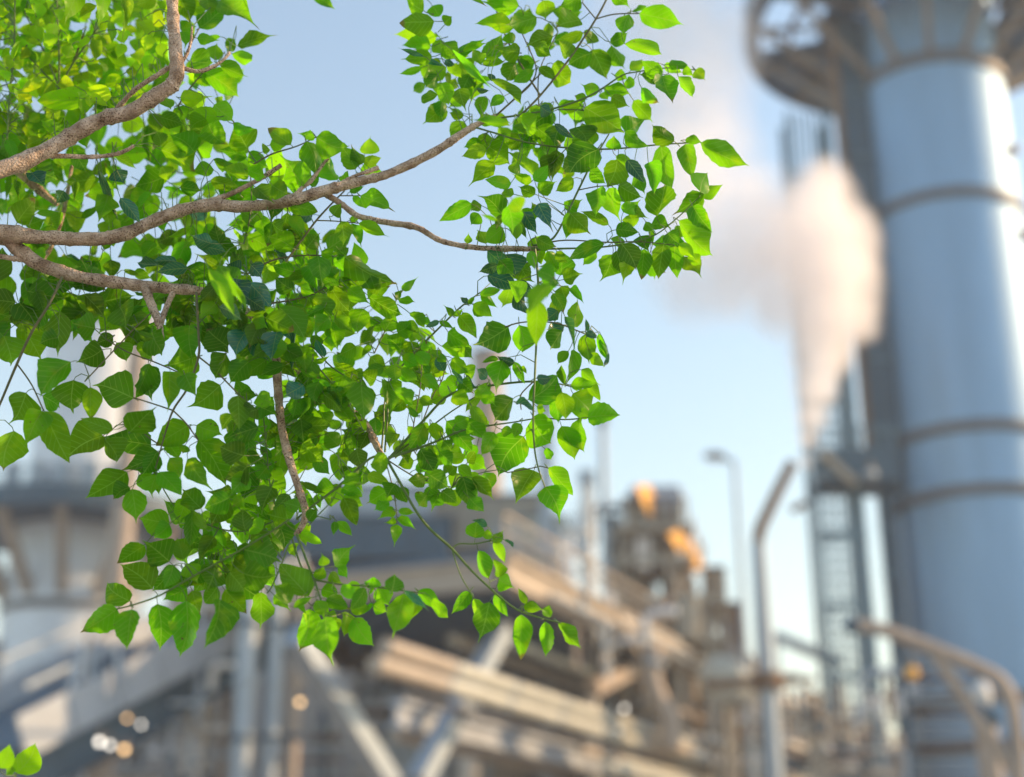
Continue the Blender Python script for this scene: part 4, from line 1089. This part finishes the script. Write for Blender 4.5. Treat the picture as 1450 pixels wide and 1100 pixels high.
# wood: name, near/far shift (m), points x y width (photo pixels)
LIMBS = [
 ('branch', -0.16, [(-330,330,50),(-200,300,36),(-100,268,30),(0,240,26),(60,216,25),(110,186,24),(150,167,23),(190,156,22),(228,130,22),(245,118,23),(251,100,20),(247,60,18),(244,0,17),(243,-60,16),(250,-160,13)]),
 ('branch', 0.0, [(-330,345,62),(-200,338,40),(-100,332,30),(0,330,25),(60,336,21),(110,338,20),(150,337,20),(180,330,19),(220,312,18),(260,297,18),(300,290,19),(340,292,17),(380,290,17),(420,282,17),(460,270,17),(500,259,15),(540,249,13),(580,233,12),(620,212,12),(650,192,11),(672,178,9),(702,163,5)]),
 ('branch', 0.02, [(455,272,9),(470,280,9),(485,290,9),(510,307,9),(550,315,9),(590,322,9),(618,338,8),(640,345,8),(680,351,8),(720,352,9),(758,352,7),(775,349,4)]),
 ('branch', 0.03, [(-330,352,50),(-200,345,36),(-100,340,26),(0,338,20),(15,342,21),(40,365,21),(80,383,19),(130,395,18),(190,403,17),(240,408,16),(288,413,13),(330,428,12),(365,455,12),(388,490,12),(393,540,13),(398,600,12),(410,650,12),(424,695,11),(432,722,11),(430,740,10),(418,758,6)]),
 ('branch', 0.10, [(365,455,9),(400,500,9),(440,540,9),(470,564,9),(490,576,10),(515,598,11),(528,620,11),(538,640,9),(548,654,5)]),
 ('dead_stub', 0.02, [(203,402,13),(214,430,13),(224,455,11),(229,475,7),(230,490,2)]),
 ('dead_stub', 0.03, [(248,408,9),(240,425,8),(232,445,8),(228,462,6)]),
 ('branch', -0.12, [(158,163,8),(180,138,7),(195,124,7),(220,108,7),(246,94,7),(278,101,6),(300,95,6),(316,85,4),(325,74,5)]),
 ('branch', -0.13, [(250,95,6),(263,80,5),(270,60,4),(272,38,3)]),
 ('branch', -0.14, [(72,221,7),(95,221,7),(130,222,6),(160,219,6),(178,213,6),(190,206,5)]),
 ('branch', 0.0, [(298,284,8),(318,278,8),(340,268,7),(370,252,7),(398,234,7)]),
 ('branch', 0.0, [(418,276,7),(430,264,6),(440,256,7),(452,240,5),(464,224,5)]),
 ('branch', 0.0, [(480,260,5),(500,250,5),(520,243,6),(536,237,7)]),
 ('branch', 0.03, [(-100,352,10),(0,363,8),(20,366,8),(48,369,8)]),
 ('branch', 0.22, [(58,372,6),(75,345,6),(90,300,6),(102,235,5)]),
 ('branch', 0.25, [(-60,170,16),(30,245,14),(55,268,13),(82,290,6)]),
]
TWIGS = [
 (0.05, 'g', [(548,652,4),(570,628,4),(600,595,4),(640,557,3.5),(700,545,3.5),(757,540,3),(800,545,2),(832,556,2)]),
 (0.08, 'g', [(548,652,3),(590,620,2.4),(640,582,2),(685,555,1.6)]),
 (0.03, 'g', [(550,648,4),(585,637,4),(620,624,3),(660,608,3),(725,598,2),(765,592,2),(800,594,2),(835,591,2)]),
 (0.0, 'g', [(545,645,4),(560,672,4),(590,725,4),(612,752,4),(640,777,4),(665,805,3.5),(694,833,3.5),(720,855,3),(740,867,3),(770,876,2.5),(795,882,2)]),
 (0.0, 'g', [(640,777,2.5),(650,770,2),(672,770,2),(697,765,2)]),
 (0.0, 'g', [(640,777,2.5),(647,800,2),(655,820,2),(671,846,1.6)]),
 (0.04, 'g', [(545,648,3),(524,649,3.5),(480,688,3.5),(435,722,3),(420,736,2.5)]),
 (0.06, 'b', [(550,652,2),(575,668,2),(595,678,2),(640,690,1.6)]),
 (0.1, 'g', [(540,640,3),(543,605,3),(544,575,2.5),(548,545,2)]),
 (0.02, 'b', [(548,660,1.8),(556,690,1.8),(561,720,1.6),(562,742,1.2)]),
 (0.0, 'g', [(420,756,4),(433,790,3.5),(445,821,3.5),(452,842,3),(461,872,2)]),
 (0.0, 'g', [(446,821,3),(480,827,2.6),(520,830,2.4),(560,835,2),(598,840,1.6)]),
 (0.04, 'g', [(414,763,3),(428,806,3),(446,829,2.5)]),
 (0.02, 'g', [(411,765,2.5),(398,800,2.4),(385,830,2),(378,840,1.6)]),
 (0.05, 'g', [(418,752,2.5),(397,732,2.5),(383,690,2.3),(378,640,2),(374,600,2),(370,565,1.6)]),
 (-0.03, 'g', [(410,735,3),(385,752,3),(344,777,3),(306,798,3),(266,820,3),(228,842,2.5),(190,856,2.2),(166,862,2)]),
 (-0.01, 'g', [(436,734,2),(452,732,1.6),(468,736,1.4)]),
 (-0.01, 'g', [(436,745,2),(452,728,2),(470,710,1.6)]),
 (0.0, 'b', [(735,165,3),(765,135,3.2),(805,85,3.2),(843,28,3.2),(862,-8,3),(880,-50,3)]),
 (0.0, 'b', [(843,27,2),(870,20,2),(905,19,1.6)]),
 (0.0, 'b', [(843,26,2),(825,4,1.6)]),
 (0.02, 'b', [(735,135,2.6),(753,117,2.6),(759,95,2),(746,62,1.8),(735,38,1.5)]),
 (0.02, 'b', [(703,163,3),(735,134,2.6),(772,98,1.6)]),
 (0.02, 'b', [(763,150,2),(764,100,1.8),(790,45,1.5)]),
 (0.0, 'g', [(700,168,3),(770,157,3),(820,142,3),(850,127,2.8),(880,107,2.2),(900,102,2),(945,96,1.8),(985,99,1.5)]),
 (0.0, 'g', [(790,155,2),(825,156,2),(850,165,1.6)]),
 (0.0, 'g', [(672,180,3),(700,188,2.5),(740,200,2.5),(790,208,2.5),(860,211,2.5),(930,205,2.2),(992,201,1.8)]),
 (0.02, 'g', [(755,348,4),(775,342,3.5),(790,328,3),(819,269,3),(836,235,2.6),(862,190,2)]),
 (0.02, 'b', [(819,269,1.8),(845,264,1.6),(866,263,1.4)]),
 (0.0, 'g', [(752,352,4.5),(790,352,3),(860,349,2.4),(920,336,2),(955,312,1.8),(992,277,1.5)]),
 (0.01, 'b', [(760,347,3),(800,340,2),(860,343,2),(905,342,1.6),(945,346,1.4)]),
 (-0.02, 'g', [(757,350,4),(762,400,3.5),(760,470,3.2),(757,540,3.2),(755,590,3),(757,635,2.6),(763,665,2.2),(772,690,1.8)]),
 (0.0, 'b', [(715,463,2),(735,457,2),(762,455,2),(790,458,2),(812,466,2),(832,474,1.8)]),
 (0.0, 'b', [(756,540,2.2),(745,550,2),(737,561,2),(738,580,1.6)]),
 (0.0, 'b', [(719,669,1.6),(757,662,1.6),(765,660,1.6),(777,663,1.4)]),
 (0.06, 'g', [(545,640,3.2),(548,600,3.2),(553,540,3),(570,517,3),(592,494,3),(622,464,3),(652,435,2.6),(680,414,2)]),
 (0.06, 'b', [(583,640,1.8),(586,600,1.8),(595,550,1.6),(598,505,1.4)]),
 (0.08, 'b', [(590,620,2),(612,562,2),(626,538,1.8),(632,510,1.4)]),
 (0.1, 'b', [(530,500,2),(548,462,2),(561,425,1.8),(571,411,1.4)]),
 (-0.04, 'b', [(88,392,4),(70,430,4),(45,470,4),(24,515,4),(5,560,3.6),(-12,600,3)]),
 (-0.03, 'b', [(24,515,2.6),(45,545,2.4),(62,582,2)]),
 (-0.02, 'b', [(278,414,4),(281,470,4),(281,505,4),(265,550,3.6),(245,581,3.4),(232,620,2.6),(220,664,2)]),
 (-0.02, 'b', [(281,505,2.6),(302,522,2.4),(340,560,2.2),(360,578,1.8)]),
 (-0.02, 'b', [(245,581,2.4),(264,600,2.2),(281,624,1.8)]),
 (-0.02, 'b', [(245,581,2.2),(215,571,2),(189,563,1.8)]),
 (0.03, 'b', [(150,480,1.8),(180,498,2),(220,513,2),(262,532,1.8),(275,545,1.4)]),
 (0.0, 'b', [(215,442,2),(190,465,2),(165,492,2),(120,540,1.8)]),
 (0.02, 'b', [(232,632,2),(214,622,2),(188,600,1.6)]),
 (0.1, 'g', [(82,143,4),(84,90,3.6),(82,40,3),(80,-20,2.6)]),
 (0.1, 'g', [(82,135,3.6),(100,95,3),(132,48,2.4)]),
 (0.12, 'g', [(84,125,3),(62,72,2.6),(35,18,2)]),
 (0.12, 'g', [(80,122,2.6),(45,85,2.2),(30,72,1.8)]),
 (0.06, 'g', [(10,200,3),(14,130,3),(20,70,3),(21,-10,2.6)]),
 (0.16, 'b', [(82,145,6),(92,112,5),(105,85,4),(118,50,3)]),
 (0.03, 'b', [(405,370,3),(430,336,3),(448,312,3),(468,290,2.6),(488,270,2)]),
 (0.03, 'b', [(448,312,2),(475,313,1.8),(508,316,1.5)]),
 (0.03, 'b', [(482,277,1.8),(510,277,1.5)]),
 (0.04, 'b', [(350,388,2.6),(382,370,2.6),(420,362,2.2),(465,362,2),(490,365,1.6)]),
 (0.04, 'b', [(380,430,2.6),(430,421,2.6),(462,407,2.2),(481,400,1.6)]),
 (0.03, 'b', [(360,232,2.4),(385,218,2.4),(420,207,2),(448,194,1.6)]),
 (0.03, 'b', [(252,98,2.6),(268,66,2.2),(282,40,1.6)]),
 (0.03, 'b', [(252,150,2.4),(268,126,2.2),(288,102,1.6)]),
 (0.05, 'g', [(345,345,3),(352,318,2.8),(356,285,2.4),(355,250,2)]),
 (0.05, 'g', [(418,505,3),(440,490,2.6),(470,520,2.4),(510,545,2)]),
 (0.0, 'g', [(430,500,2),(455,525,2.4),(495,575,2),(515,610,1.6)]),
 (0.04, 'g', [(215,660,2),(250,720,2),(300,745,2.2),(345,752,2),(395,735,2.4)]),
 (0.0, 'g', [(-330,1500,8),(-180,1330,6),(-60,1190,4),(10,1115,3),(24,1094,2.2)]),
 (0.1, 'b', [(-325,180,14),(-270,60,10),(-180,-60,7),(-60,-150,4),(60,-200,3)]),
 (0.2, 'b', [(-270,60,7),(-200,40,6),(-120,20,5),(-70,-20,3)]),
 (0.15, 'b', [(-200,300,9),(-160,200,7),(-110,120,5),(-70,60,3)]),
 (0.25, 'b', [(-330,420,12),(-240,400,9),(-150,410,6),(-80,440,3)]),
 (0.1, 'b', [(-330,100,10),(-370,-20,7),(-390,-120,4)]),
 (0.15, 'b', [(-300,240,8),(-230,180,6),(-180,140,4),(-120,150,3)]),
 (0.1, 'b', [(245,-60,9),(200,-120,6),(120,-180,4),(40,-210,3)]),
 (0.05, 'b', [(248,-100,8),(290,-150,5),(320,-200,3)]),
 (0.05, 'b', [(872,-30,3),(860,-80,2.4),(820,-130,2)]),
 (0.05, 'b', [(765,135,3),(720,60,2.6),(690,-20,2.4),(640,-120,2)]),
 (0.02, 'b', [(320,-200,3),(380,-130,2.6),(436,-60,2.4)]),
 (0.0, 'g', [(440,-60,3),(436,-30,2.4),(440,-12,1.6)]),
]
# regions to thicken: polygon, number of sprays, kind weights, size range, depth range
FILL = [
 ([(285,395),(330,400),(400,455),(415,505),(350,490),(300,440)], 30, 'ddnt', (26,42), (-0.12,-0.03)),
 ([(385,490),(420,490),(480,545),(480,580),(440,575)], 22, 'nnd', (24,38), (-0.06,0.04)),
 ([(-60,-60),(240,-60),(240,110),(130,180),(0,235),(-60,250)], 350, 'yyyyyyyyn', (16,30), (-0.02,0.5)),
 ([(-60,-60),(240,-60),(240,110),(130,180),(0,235),(-60,250)], 120, 'nnyyd', (28,44), (0.2,0.6)),
 ([(235,-60),(330,-60),(335,30),(330,170),(235,150)], 18, 'nny', (22,36), (0.03,0.3)),
 ([(-60,180),(190,140),(330,165),(395,235),(410,280),(300,285),(180,325),(-60,325)], 189, 'nnnnbbdd', (24,42), (0.03,0.5)),
 ([(30,340),(190,345),(300,300),(440,300),(500,370),(470,440),(395,470),(290,405),(150,390)], 128, 'nnddbt', (26,44), (0.02,0.4)),
 ([(430,330),(500,360),(545,420),(610,470),(620,520),(560,560),(545,640),(430,640),(395,480)], 135, 'nnnddb', (22,38), (0.04,0.4)),
 ([(-60,350),(60,385),(190,410),(290,425),(385,480),(385,520),(300,470),(200,450),(120,455),(60,450),(-60,470)], 101, 'nddd', (34,50), (0.02,0.3)),
 ([(330,560),(400,560),(520,610),(535,665),(440,720),(400,800),(330,840),(260,810),(230,755),(320,700)], 135, 'nnddd', (26,44), (0.03,0.35)),
 ([(545,470),(620,500),(690,545),(690,590),(690,680),(640,705),(590,705),(560,620)], 44, 'nnndb', (20,32), (0.04,0.3)),
 ([(585,10),(640,50),(690,120),(700,165),(650,170),(600,130),(590,100)], 26, 'nnny', (20,30), (0.02,0.2)),
 ([(690,150),(780,130),(860,150),(880,220),(800,240),(700,210)], 34, 'nnndd', (24,38), (0.03,0.25)),
 ([(700,0),(800,0),(830,60),(780,100),(720,90)], 12, 'nny', (20,30), (0.03,0.2)),
 ([(690,300),(760,290),(800,340),(800,430),(740,440),(700,380)], 22, 'nndf', (22,36), (-0.1,0.2)),
 ([(860,330),(960,320),(975,360),(900,385),(860,380)], 12, 'nn', (20,30), (0.02,0.2)),
 ([(400,850),(440,840),(540,820),(560,850),(470,880),(400,850)], 12, 'nyy', (18,28), (0.02,0.1)),
 ([(-420,-200),(-60,-250),(-60,480),(-420,420)], 90, 'nnnnyd', (30,50), (-0.1,0.6)),
 ([(-60,-260),(330,-240),(330,-60),(-60,-60)], 24, 'nnyy', (28,46), (-0.05,0.5)),
 ([(570,-160),(900,-160),(900,-20),(580,-10)], 46, 'nnny', (24,40), (-0.05,0.2)),
]
YT = 3.0
def depth_at(px, py):
    n = mnoise.noise(Vector((px / 260.0, py / 260.0, 3.7)))
    return YT + 0.09 * n
def inside(poly, x, y):
    c = False
    for i in range(len(poly)):
        x0, y0 = poly[i]; x1, y1 = poly[i - 1]
        if (y0 > y) != (y1 > y) and x < (x1 - x0) * (y - y0) / (y1 - y0) + x0: c = not c
    return c

TRUNK_BASE = at(-330, 345, YT); TRUNK_BASE.z = 0.0
tree = thing('tree', 'leafy green branch tree in front of the industrial plant, reaching in from the edge', 'tree', TRUNK_BASE)
def smooth_path(pts, sub=4):
    out = []
    n = len(pts)
    for i in range(n - 1):
        p0, p1, p2, p3 = pts[max(i - 1, 0)], pts[i], pts[i + 1], pts[min(i + 2, n - 1)]
        for k in range(sub):
            t = k / sub
            out.append(tuple(0.5 * (2 * b + (c - a) * t + (2 * a - 5 * b + 4 * c - d) * t * t + (3 * b - a - 3 * c + d) * t ** 3)
                             for a, b, c, d in zip(p0, p1, p2, p3)))
    out.append(tuple(pts[-1]))
    return out
NODES = []                                    # points of the wood that leaf stalks grow from (px, py, place)
trunk = MB()
tp = [TRUNK_BASE + Vector((-0.06, 0.05, -0.1)), TRUNK_BASE + Vector((-0.05, 0.05, 0.3)), TRUNK_BASE + Vector((-0.02, 0.02, 1.2)), TRUNK_BASE + Vector((-0.03, 0.0, 2.2)),
      TRUNK_BASE + Vector((-0.02, 0.0, 3.0)), TRUNK_BASE + Vector((-0.07, 0.06, 3.8)), TRUNK_BASE + Vector((-0.02, 0.1, 4.6)), TRUNK_BASE + Vector((0.05, 0.15, 5.3))]
trunk.tube(tp, [0.16, 0.115, 0.10, 0.095, 0.085, 0.06, 0.04, 0.015], n=14, wob=0.16)
trunk.build('trunk', M_BARK, tree, smooth=True)
for nm, dz, pts in LIMBS:
    sp = smooth_path(pts, 8)
    P, Rr = [], []
    for x, y, w in sp:
        p = at(x, y, depth_at(x, y) + dz)
        P.append(p); Rr.append(max(w, 1.0) * 0.5 * mpp(p) * 0.97)
        NODES.append((x, y, p))
    for i_ in range(len(Rr)):
        Rr[i_] *= 1 + 0.10 * mnoise.noise(Vector((i_ * 0.9, pts[0][1] * 0.3, 1.7))) + (0.16 if i_ % 11 == 5 else 0)
    MB().tube(P, Rr, n=14, wob=0.2, seed=pts[0][0] * 0.37).build(nm, M_BARK, tree, smooth=True)
for dz, k, pts in TWIGS:
    sp = smooth_path(pts, 5)
    P, Rr = [], []
    for x, y, w in sp:
        p = at(x, y, depth_at(x, y) + dz)
        P.append(p); Rr.append(w * 0.5 * mpp(p))
        NODES.append((x, y, p)); NODES.append((x, y, p))
    MB().tube(P, Rr, n=6, wob=0.06, seed=pts[0][0] * 0.11).build('twig', M_TWIG if k == 'g' else M_TWIGB, tree, smooth=True)

# ---- leaf shapes: ovate blades with a drawn-out tip, length 1 along +Y, width 1 across X
def leaf_shape(seed, nl, nw):
    r = random.Random(seed)
    peak = r.uniform(0.32, 0.47); tipl = r.choice((0.04, 0.10, 0.14, 0.18, 0.22)); acu = r.uniform(0.05, 0.10)
    fold = r.choice((-0.1, 0.05, 0.12, 0.22, 0.4)); bend = r.uniform(-0.25, 0.3); wave = r.uniform(0.01, 0.08); ph = r.uniform(0, 6)
    side = r.uniform(-0.12, 0.12); scal = r.uniform(0.008, 0.03); curl = r.uniform(0, 0.5) if r.random() < 0.5 else 0.0
    pw1 = r.uniform(0.48, 0.68); pw2 = r.uniform(0.68, 1.12); hook = r.uniform(-0.16, 0.16)
    V, F, U = [], [], []
    for i in range(nl + 1):
        t = i / nl
        body = 1 - tipl
        if t < body:
            q = t / body
            a = (q / peak) if q < peak else 1 - (q - peak) / (1 - peak)
            h = max(0.0, math.sin(a * math.pi / 2)) ** (pw1 if q < peak else pw2)
            h = h * (1 - acu) + acu * min(1, q * 6)
        else:
            h = acu * max(0.0, 1 - (t - body) / tipl) ** 0.8
        h *= 0.5
        for j in range(nw + 1):
            s = j / nw * 2 - 1
            e = 1 + scal * 2 * math.sin(t * 38 + ph + (2 if s > 0 else 0)) + 0.10 * mnoise.noise(Vector((t * 4.2, seed * 3.1, 5.0 if s > 0 else 0.0)))
            x = s * h * e * (1 + side * (1 if s > 0 else -1)) + side * math.sin(t * 3.1) + hook * max(0.0, t - 0.55) ** 1.5 * 2
            z = fold * abs(s) * h + bend * t * t * 0.6 + wave * math.sin(t * 8 + ph + s) * abs(s) * 2 * h * 2 - curl * max(0, t - 0.55) ** 2 * 2.5
            V.append((x, t * (1 - 0.25 * curl * t), z)); U.append((0.5 + s * h, t))
    for i in range(nl):
        for j in range(nw):
            a = i * (nw + 1) + j
            F.append((a, a + 1, a + nw + 2, a + nw + 1))
    return V, F, U
SHAPES = [leaf_shape(100 + i, 12, 4) for i in range(22)]
LOW = [leaf_shape(100 + i, 8, 2) for i in range(22)]
leaf_mesh = {}
def get_leaf_mesh(k, i):
    if (k, i) not in leaf_mesh:
        V, F, U = SHAPES[i]
        me = bpy.data.meshes.new('leaf')
        me.from_pydata(V, [], F)
        uvl = me.uv_layers.new(name='leaf')
        for lp in me.loops: uvl.data[lp.index].uv = U[lp.vertex_index]
        me.polygons.foreach_set('use_smooth', [True] * len(me.polygons))
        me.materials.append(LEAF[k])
        leaf_mesh[(k, i)] = me
    return leaf_mesh[(k, i)]
def leaf_frame(rng, bx, by, tx, ty, w, k, Yb):
    """matrix that lays a unit leaf from its base to its tip, tilted a little at random"""
    tilt = rng.uniform(-0.5, 0.5)
    tx, ty = bx + (tx - bx) * 1.12, by + (ty - by) * 1.12
    roll = rng.uniform(-0.55, 0.55)
    pb = at(bx, by, Yb)
    L2 = math.hypot(tx - bx, ty - by) * mpp(pb)
    pt = at(tx, ty, Yb + tilt * L2 * 0.9)
    y = pt - pb
    L3 = y.length
    yd = y.normalized()
    view = (pb - EYE).normalized()
    xd = yd.cross(view).normalized()
    zd = xd.cross(yd).normalized()
    if zd.dot(view) < 0: zd = -zd; xd = -xd
    xr = xd * math.cos(roll) + zd * math.sin(roll)
    zr = yd.cross(xr).normalized()
    if zr.z < 0: xr = -xr; zr = -zr
    W = w * 1.12 * mpp(pb) / max(0.6, math.cos(roll))
    M = Matrix((( xr.x * W, yd.x * L3, zr.x * L3, pb.x), (xr.y * W, yd.y * L3, zr.y * L3, pb.y), (xr.z * W, yd.z * L3, zr.z * L3, pb.z), (0, 0, 0, 1)))
    return M, pb, yd
rng = random.Random(11)
specs = []
for row in LEAVES.replace('\n', ';').split(';'):
    q = row.split()
    if len(q) != 6: continue
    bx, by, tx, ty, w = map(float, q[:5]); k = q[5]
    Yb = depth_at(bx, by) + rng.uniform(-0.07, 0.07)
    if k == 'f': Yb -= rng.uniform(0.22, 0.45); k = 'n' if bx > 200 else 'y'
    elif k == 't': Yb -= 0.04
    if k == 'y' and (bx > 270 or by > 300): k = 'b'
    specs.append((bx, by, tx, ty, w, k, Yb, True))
for poly, cnt, kinds, (s0, s1), (d0, d1) in FILL:
    xs = [p[0] for p in poly]; ys = [p[1] for p in poly]
    got = 0
    while got < cnt:
        x, y = rng.uniform(min(xs), max(xs)), rng.uniform(min(ys), max(ys))
        if not inside(poly, x, y): continue
        got += 1
        L = rng.uniform(s0, s1)
        a = rng.gauss(math.pi / 2, 1.1)
        if rng.random() < 0.2: a = rng.uniform(0, 2 * math.pi)
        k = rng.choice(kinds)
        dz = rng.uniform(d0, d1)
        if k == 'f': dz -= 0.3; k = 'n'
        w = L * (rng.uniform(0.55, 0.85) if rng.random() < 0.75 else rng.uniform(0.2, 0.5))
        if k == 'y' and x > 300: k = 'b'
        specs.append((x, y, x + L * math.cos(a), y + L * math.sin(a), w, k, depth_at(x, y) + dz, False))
def in_frame(s):
    mx, my = (s[0] + s[2]) / 2, (s[1] + s[3]) / 2
    return -5 < mx < 1455 and -5 < my < 1105
order = sorted(range(len(specs)), key=lambda i: -(math.hypot(specs[i][2] - specs[i][0], specs[i][3] - specs[i][1]) * specs[i][4]
               * (1.0 if specs[i][7] else 0.25) * (1.0 if in_frame(specs[i]) else 0.0)))
single = set(order[:300])
mass = {k: [[], [], []] for k in LEAF}
stalk = MB()
for i, s in enumerate(specs):
    bx, by, tx, ty, w, k, Yb, hand = s
    M, pb, yd = leaf_frame(rng, bx, by, tx, ty, w, k, Yb)
    sh = rng.randrange(22)
    if i in single:
        o = bpy.data.objects.new('leaf', get_leaf_mesh(k, sh))
        C.objects.link(o)
        o.parent = tree
        M2 = M.copy(); M2.translation = M.translation - TRUNK_BASE
        o.matrix_basis = M2
    else:
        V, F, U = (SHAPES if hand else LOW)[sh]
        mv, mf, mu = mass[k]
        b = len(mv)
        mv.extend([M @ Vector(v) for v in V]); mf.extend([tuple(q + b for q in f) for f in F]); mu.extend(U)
    # a thin stalk from the leaf's base to the nearest twig
    best, bd = None, 1e9
    for x, y, p in NODES:
        d = (x - bx) ** 2 + (y - by) ** 2
        ang = (bx - x) * (tx - bx) + (by - y) * (ty - by)
        if ang < 0: d *= 2.2
        if d < bd: bd, best = d, p
    rr = 0.62 * mpp(pb)
    if bd < (75 if hand else 50) ** 2 and (best - pb).length < 0.5:
        mid = (pb + best) * 0.5 - yd * min(0.012, (best - pb).length * 0.3) + Vector((0, 0, 0.15 * (best - pb).length * rng.uniform(-0.3, 1)))
        stalk.tube([pb + yd * 0.002, pb * 0.75 + mid * 0.25 - yd * 0.003, mid, best], [rr * 0.8, rr, rr, rr * 1.2], n=4, cap=False)
    else:
        e = pb - yd * rng.uniform(0.015, 0.035) + Vector((rng.uniform(-1, 1), rng.uniform(-1, 1), rng.uniform(-0.2, 1))) * 0.008
        stalk.tube([pb + yd * 0.002, pb - yd * 0.008, e], [rr * 0.8, rr, rr], n=4, cap=False)
so = stalk.build('leaf_stalks', M_TWIG, tree, smooth=True)
so['kind'] = 'stuff'
mats = list(LEAF)
mv, mf, mu, mi = [], [], [], []
for k in mats:
    b = len(mv)
    mv += mass[k][0]; mf += [tuple(q + b for q in f) for f in mass[k][1]]; mu += mass[k][2]
    mi += [mats.index(k)] * len(mass[k][1])
me = bpy.data.meshes.new('foliage')
me.from_pydata([tuple(p - TRUNK_BASE) for p in mv], [], mf)
uvl = me.uv_layers.new(name='leaf')
for lp in me.loops: uvl.data[lp.index].uv = mu[lp.vertex_index]
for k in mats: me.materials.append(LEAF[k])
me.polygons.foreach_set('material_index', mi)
me.polygons.foreach_set('use_smooth', [True] * len(me.polygons))
fo = bpy.data.objects.new('foliage', me)
C.objects.link(fo); fo.parent = tree; fo['kind'] = 'stuff'
